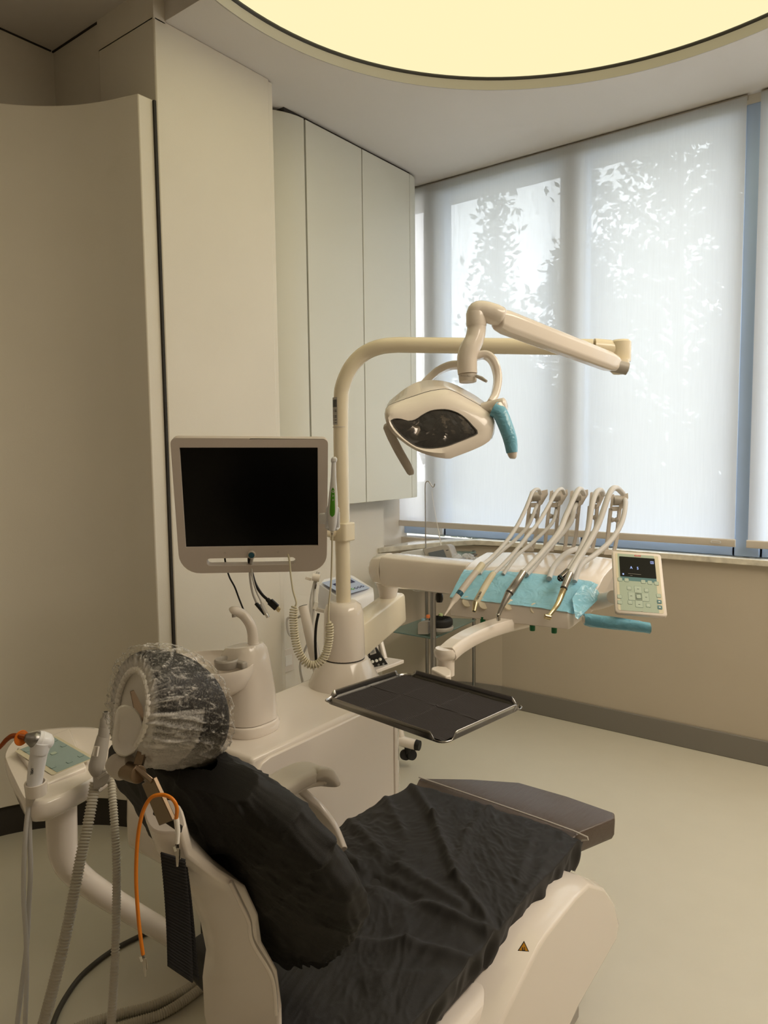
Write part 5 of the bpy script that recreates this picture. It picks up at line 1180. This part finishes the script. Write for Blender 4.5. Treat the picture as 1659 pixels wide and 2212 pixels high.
def paper(u_, v_):
    x = (u_-.5)*Wt*.945; y = (v_-.5)*Ht*.93
    z = -.0062+.0005*sin(v_*2*pi*52)+.0018*noise.noise(V((u_*4, v_*3, 1)))+.0010*abs(noise.noise(V((u_*11, v_*7, 4))))
    for c in (.29, .60): z += .0022*exp(-((u_-c-.01*sin(v_*5))/.006)**2)
    for c in (.52,): z += .0020*exp(-((v_-c-.02*sin(u_*4))/.010)**2)
    if v_ < .04: z += .003*abs(noise.noise(V((u_*9, 0, 3))))
    return Mty @ V((x, y, z))
pn = grid('tray_paper', paper, 120, 420, 'paper_black', None, sharp=180)
props(pn, 'black ribbed paper napkin with fold lines lying in the steel tray', 'paper')

# ================================================================== WHITE CART behind the unit
ct = thing('equipment_cart', 'white rolling cart with leaning tube legs behind the dental unit', 'cart', W(800, 1500, d=3.2))
def px_loft(rs, nm, m_, par, bev=.003, sharp=38): return MB().loft([[W(*p[:2], d=(p[2] if len(p) > 2 else d)) for p in r] for r, d in rs]).build(nm, m_, par, bevel=bev, sharp=sharp)
px_loft([([(680, 1320, 3.2), (741, 1336, 3.08), (815, 1314, 3.2), (752, 1300, 3.34)], 0), ([(680, 1312, 3.2), (741, 1328, 3.08), (815, 1306, 3.2), (752, 1292, 3.34)], 0)], 'top_tray', 'white_plastic', ct)
px_loft([([(700, 1448, 3.15), (806, 1458, 3.02), (873, 1433, 3.15), (780, 1418, 3.32)], 0), ([(700, 1441, 3.15), (806, 1450, 3.02), (873, 1425, 3.15), (780, 1411, 3.32)], 0)], 'lower_tray', 'white_plastic', ct)
px_tube2([(806, 1330, 3.22, .013), (818, 1372, 3.2, .013), (831, 1424, 3.16, .013)], 'white_plastic', 'leg', ct)
px_tube2([(828, 1340, 3.3, .010), (812, 1400, 3.3, .010)], 'white_plastic', 'leg', ct)
px_tube2([(655, 1309, 3.12, .0215), (672, 1385, 3.1, .0225), (688, 1450, 3.1, .0235), (706, 1520, 3.1, .024)], 'white_plastic', 'leg', ct)
MB().lathe([(.0, 0), (.018, 0), (.018, .002), (0, .002)], along(W(655, 1309, d=3.12), W(654, 1305, d=3.12)), 22).build('tube_mouth', 'black_rubber', ct)
px_tube2([(844, 1500, 3.3, .02), (858, 1560, 3.3, .02), (866, 1596, 3.3, .02)], 'white_plastic', 'leg', ct)
px_loft([([(800, 1575, 3.35), (852, 1588, 3.28), (876, 1578, 3.3), (850, 1565, 3.4)], 0), ([(800, 1569, 3.35), (852, 1582, 3.28), (876, 1572, 3.3), (850, 1559, 3.4)], 0)], 'bottom_tray', 'white_plastic', ct)
px_tube2([(800, 1584, 3.3, .024), (850, 1596, 3.3, .024), (899, 1609, 3.28, .024)], 'white_plastic', 'foot_bar', ct)
px_tube2([(898, 1609, 3.278, .0245), (907, 1611, 3.27, .0225)], 'black_rubber', 'end_cap', ct, sm=1)
for sx_ in (-7, 6): MB().cyl(W(880+sx_, 1630, d=3.32), W(880+sx_+5, 1631, d=3.30), .024, seg=24).build('caster_wheel', 'black_rubber', ct, bevel=.002)
MB().cyl(W(881, 1606, d=3.31), W(881, 1628, d=3.31), .016).build('caster_fork', 'black_plastic', ct)
pdl = px_tube2([(832, 1562, 3.36, .03), (858, 1572, 3.34, .022), (864, 1574, 3.33, .012)], 'blue_pedal', 'foot_pedal', None); props(pdl, 'blue foot pedal lying on the bottom tray of the cart', 'pedal')
# device with slanted display on top
dv = thing('treatment_device', 'white tabletop device with slanted pale blue keypad on the cart', 'device', W(745, 1310, d=3.2))
tq_ = [(690, 1262, 3.19), (700, 1251, 3.24), (752, 1240, 3.32), (764, 1244, 3.31), (806, 1270, 3.2), (806, 1278, 3.19), (750, 1296, 3.1), (738, 1296, 3.1)]
px_loft([([(686, 1314, 3.2), (700, 1314, 3.24), (752, 1296, 3.32), (764, 1297, 3.31), (808, 1309, 3.19), (806, 1312, 3.18), (748, 1330, 3.09), (738, 1328, 3.09)], 0), ([(687, 1285, 3.19), (700, 1268, 3.24), (752, 1262, 3.32), (764, 1262, 3.31), (808, 1284, 3.19), (808, 1288, 3.18), (750, 1310, 3.09), (738, 1310, 3.09)], 0), (tq_, 0)], 'case', 'device_white', dv, bev=.006)
k0, k1_, k2_, k3_ = W(694, 1261, d=3.185), W(752, 1246, d=3.30), W(799, 1271, d=3.20), W(743, 1289, d=3.095)
off = (k1_-k0).cross(k3_-k0).normalized(); off = off if off.z > 0 else -off
Md = frame((k0+k1_+k2_+k3_)/4+off*.003, (k2_-k1_)*-1+(k0-k3_)*1, z=off)
Md = frame((k0+k1_+k2_+k3_)/4+off*.004, (k3_-k0)+(k2_-k1_), z=off)
kwd = ((k3_-k0).length+(k2_-k1_).length)/2; khd = ((k1_-k0).length+(k2_-k3_).length)/2
kf = decal('keypad', Md, kwd, khd, 'device_panel', dv, r=.006, t=.001)
decal('display', Md @ Matrix.Translation((-kwd*.15, khd*.05, .0011)), kwd*.22, khd*.7, 'navy_ink', kf, t=.0005)
for i in range(7):
    p = Md @ Matrix.Translation((kwd*.30, -khd*.38+i*khd*.125, .0012)); MB().lathe([(.0, 0), (.0085, 0), (.0085, .0006), (0, .0006)], p, 16).build('key', 'navy_ink' if i != 3 else 'bright_green', kf); MB().lathe([(.0, .0006), (.0045, .0006), (.0045, .0009), (0, .0009)], p, 12).build('key_mark', 'device_panel', kf)
# black power supply on the lower tray
ps = thing('power_supply', 'black power supply box with two small displays and white knobs on the cart', 'power supply', W(800, 1440, d=3.1))
fpz = [(752, 1408), (776, 1399), (802, 1393), (812, 1396), (839, 1436), (808, 1448), (752, 1441)]
def dsl(a): return 3.07+(a-800)*.0009
px_loft([([(a, b, dsl(a)) for a, b in fpz], 0), ([(a-14, b-9, dsl(a)+.2) for a, b in fpz], 0)], 'case', 'black_plastic', ps, bev=.004)
fn_ = -FWD+UP*.2
def PS(a, b, k=.006): return frame(W(a, b, d=dsl(a)-k), W(a+10, b-3.4, d=dsl(a+10))-W(a, b, d=dsl(a)), z=-FWD)
for a, b in ((788, 1415), (805, 1408)): dl = decal('display', PS(a, b), .029, .021, 'label_grey', ps, t=.001); text('display_text', '00', PS(a, b, .0078), .016, 'lcd_grey', dl)
text('print_text', 'Voltage(V)', PS(786, 1403), .0095, 'ink_white', ps, shear=.3); text('print_text', 'Current(A)', PS(805, 1397), .0095, 'ink_white', ps, shear=.3)
for a, b in ((796, 1425), (804, 1429), (812.5, 1427), (820.5, 1424)): MB().lathe([(.0065, 0), (.006, .008), (.0, .009)], PS(a, b), 16).build('knob', 'ink_white', ps)
for a, b in ((806, 1439), (818, 1436), (828, 1434)): MB().lathe([(.004, 0), (.004, .0006), (.003, .0006), (.003, 0)], PS(a, b), 14, caps=False).build('socket_mark', 'ink_white', ps)
# bundle of grey leads with clips on the cart
bl_ = thing('lead_bundle', 'bundle of grey leads held by a white clip hanging from the cart top', 'cable', W(678, 1270, d=3.0))
for pts in ([(686, 1235), (681, 1250), (675, 1275), (671, 1300), (672, 1330), (677, 1365), (690, 1415), (700, 1440)], [(690, 1236), (684, 1255), (678, 1290), (676, 1340), (668, 1380), (656, 1410), (648, 1440), (655, 1480)], [(652, 1328), (640, 1335), (622, 1335), (620, 1352), (626, 1372), (640, 1372)]):
    px_tube2([(a, b, 3.15, .005) for a, b in pts], 'grey_hose', 'lead', bl_, seg=8, sm=5)
MB().tube([W(675, 1246, d=3.14), W(691, 1249, d=3.14)], [.017, .017], 16).build('clip_ring', 'white_plastic', bl_)
slab(W(660, 1248, d=3.14), W(672, 1252, d=3.14), .012, .008, 'spring_clip', 'white_plastic', bl_, UP); slab(W(683, 1262, d=3.14), W(681, 1262+10, d=3.14), .006, .004, 'wire_hook', 'dark_chrome', bl_, RIGHT)
slab(W(684, 1300, d=3.14), W(679, 1316, d=3.14), .016, .006, 'plug', 'skin_white', bl_, RIGHT)
bk = px_tube2([(688, 1325, 3.05, .006), (683, 1350, 3.05, .006), (681, 1385, 3.05, .006), (683, 1430, 3.05, .006)], 'black_plastic', 'black_cable', None); props(bk, 'black cable hanging down from the cart tray behind the coiled cord', 'cable')
bk2 = px_tube2([(842, 1330, 2.95, .006), (855, 1335, 2.95, .006), (866, 1326, 2.95, .006), (868, 1315, 2.95, .006), (863, 1306, 2.95, .006)], 'black_plastic', 'black_cable', None); props(bk2, 'loop of black cable sticking out past the lower delivery arm', 'cable')
pg_ = thing('spring_clamps', 'cluster of small white clips hanging at the right side of the cart', 'clips', W(830, 1360, d=3.1))
for a, b, c_, d_ in ((823, 1345, 832, 1360), (830, 1352, 838, 1362), (826, 1362, 836, 1372)): slab(W(a, b, d=3.1), W(c_, d_, d=3.1), .010, .006, 'clip', 'skin_white', pg_, UP)
for a in (829, 835): px_tube2([(a, 1366, 3.1, .003), (a+1, 1378, 3.1, .003)], 'chrome', 'pin', pg_, seg=8, sm=1)

# ================================================================== GLASS TROLLEY in the corner
gt = thing('glass_trolley', 'steel corner trolley with greenish glass shelves by the window wall', 'trolley', (-2.1, 3.2, 0))
GF, GL, GR, GB = (-1.977, 3.011), (-2.262, 3.008), (-2.01, 3.50), (-2.27, 3.38)
for x, y, r in ((GF[0]-.012, GF[1]+.012, .015), (GR[0]-.01, GR[1]-.012, .0095), (GB[0]+.01, GB[1]-.01, .0095)): MB().cyl((x, y, .02), (x, y, .90), r).build('post', 'brushed_steel', gt)
for z in (.07, .5, .885): MB().prism([V((*p, z)) for p in (GF, GR, GB, GL)], (0, 0, .009)).build('glass_shelf', 'blue_shelf_glass', gt, bevel=.002)
for z in (.055, .488, .874):
    for a, b in ((GF, GR), (GR, GB), (GB, GL), (GL, GF)): 
        if z > .8: MB().tube([V((*a, z)), V((*b, z))], .006, 8).build('rail', 'brushed_steel', gt)
sdv = thing('surgical_device', 'light grey tabletop device with a tilted grey screen on the trolley top', 'device', (-2.1, 3.2, .895))
dd_ = 3.75
px_loft([([(859, 1225, 3.85), (859, 1198, 3.85), (866, 1193, 3.85), (908, 1186, 3.78), (915, 1189, 3.77), (926, 1215, 3.70), (926, 1235, 3.70)], 0), ([(880, 1222, 4.0), (880, 1198, 4.0), (886, 1192, 4.0), (925, 1184, 3.93), (930, 1188, 3.92), (945, 1212, 3.85), (945, 1232, 3.85)], 0)], 'side_body', 'device_white', sdv, bev=.006)
px_loft([([(912, 1186, 3.76), (964, 1176, 3.70), (971, 1180, 3.70), (985, 1225, 3.62), (985, 1240, 3.62), (927, 1240, 3.68), (922, 1212, 3.70)], 0), ([(925, 1183, 3.93), (975, 1175, 3.87), (982, 1179, 3.87), (998, 1222, 3.79), (998, 1238, 3.79), (945, 1238, 3.85), (940, 1212, 3.87)], 0)], 'front_body', 'grey_plastic', sdv, bev=.006)
px_loft([([(925, 1194, 3.715), (958, 1187, 3.675), (972, 1222, 3.61), (937, 1228, 3.66)], 0), ([(925, 1194, 3.725), (958, 1187, 3.685), (972, 1222, 3.62), (937, 1228, 3.67)], 0)], 'screen', 'lcd_grey', sdv, bev=0)
slab(W(963.5, 1189, d=3.66), W(969, 1188, d=3.655), .004, .002, 'badge', 'ink_dark', sdv, UP)
wb = thing('wrapped_bags', 'crumpled clear plastic bags lying beside the grey device on the trolley', 'bags', W(1010, 1205, d=3.6))
for a, b, r in ((987, 1204, .022), (1010, 1204, .026), (1026, 1209, .018), (998, 1212, .018)):
    c = W(a, b, d=3.62); vs = []; fs = []
    grid('bag', lambda u_, v_: c+V((cos(2*pi*u_)*sin(pi*v_)*r*1.4, sin(2*pi*u_)*sin(pi*v_)*r, cos(pi*v_)*r*.7))*(1+.45*noise.noise(V((cos(2*pi*u_)*3, sin(2*pi*u_)*3+a, v_*5)))), 18, 12, 'crinkle', wb, closed_u=True, sharp=20)
iv = thing('drip_hook', 'thin steel rod with curved hook standing behind the grey device', 'hook', W(919, 1200, d=3.85))
px_tube2([(920, 1235, 3.85, .0032), (919.5, 1180, 3.85, .0032), (919, 1100, 3.85, .0032), (918.5, 1055, 3.85, .0032), (920, 1042, 3.85, .0032), (926, 1040, 3.85, .0032), (931, 1047, 3.85, .0032), (935, 1052, 3.85, .0032), (938, 1050, 3.85, .0032), (939, 1045, 3.85, .0032)], 'steel', 'rod', iv, seg=10, sm=5)
px_tube2([(933, 1060, 3.84, .0012), (936, 1085, 3.84, .0012), (945, 1135, 3.84, .0016), (949, 1155, 3.84, .0022), (953, 1182, 3.84, .0022)], 'skin_white', 'drip_line', iv, seg=6, sm=3)
fpd = thing('foot_control', 'grey foot control with ribbed black round pedal on the glass shelf', 'foot pedal', (-2.05, 3.2, .51))
px_loft([([(902, 1371, 3.72), (902, 1348, 3.72), (906, 1343, 3.72), (925, 1342, 3.69), (925, 1371, 3.69)], 0), ([(925, 1358, 3.86), (925, 1340, 3.86), (928, 1336, 3.86), (945, 1335, 3.83), (945, 1357, 3.83)], 0)], 'base_box', 'grey_plastic', fpd, bev=.004)
pdc = W(952, 1360, d=3.75)
MB().lathe([(.0, 0), (.062, 0), (.066, .008), (.066, .02), (.0, .02)], Matrix.Translation(pdc), 32).build('disc_base', 'grey_plastic', fpd, bevel=.003)
MB().lathe([(.0, .022), (.058, .022), (.063, .03), (.063, .052), (.056, .062), (0, .064)], Matrix.Translation(pdc), 32).build('black_pedal', 'black_rubber', fpd, bevel=.003)
for k in range(5): MB().box((pdc.x, pdc.y-.035+k*.017, pdc.z+.065), (.075, .005, .003)).build('pedal_rib', 'black_rubber', fpd)
for a, b, m_ in ((914, 1341, 'blue_cap'), (925, 1333, 'orange_cap'), (952, 1330, 'green_cap')):
    MB().lathe([(.0, -.004), (.0115, -.004), (.0115, .008), (.009, .012), (0, .012)], Matrix.Translation(W(a, b, d=3.78)), 20).build('cap_button', m_, fpd)
pk = thing('black_plug', 'black mains plug hanging on its cord below the upper delivery arm', 'plug', W(950, 1285, d=3.5))
px_tube2([(952, 1235, 2.52, .0032), (951, 1262, 2.52, .0032)], 'black_plastic', 'cord', pk, seg=8, sm=1); px_tube2([(951, 1260, 2.52, .0055), (950, 1280, 2.52, .009), (949, 1284, 2.52, .013), (949, 1294, 2.52, .0140), (949, 1301, 2.52, .010)], 'black_plastic', 'plug_body', pk, seg=16, sm=2)
lc = px_tube2([(885, 1235, 2.61, .003), (886, 1262, 2.61, .003), (893, 1274, 2.61, .003), (904, 1276, 2.61, .003), (912, 1268, 2.61, .003), (914, 1235, 2.61, .003)], 'grey_hose', 'grey_cable', None, seg=8); props(lc, 'thin grey cable loop hanging below the upper delivery arm', 'cable')
# wall outlet low beside the pillar
wo = thing('wall_outlet', 'white wall outlet plate low on the wall right of the pillar', 'outlet', W(620, 1427, x=-2.465))
oo = W(618.5, 1427, x=-2.466); MB().box((-2.466, oo.y+.01, oo.z), (.009, .075, .115)).build('plate', 'white_plastic_matte', wo, bevel=.002); MB().box((-2.460, oo.y+.01, oo.z), (.004, .045, .05)).build('socket', 'skin_white', wo, bevel=.001)
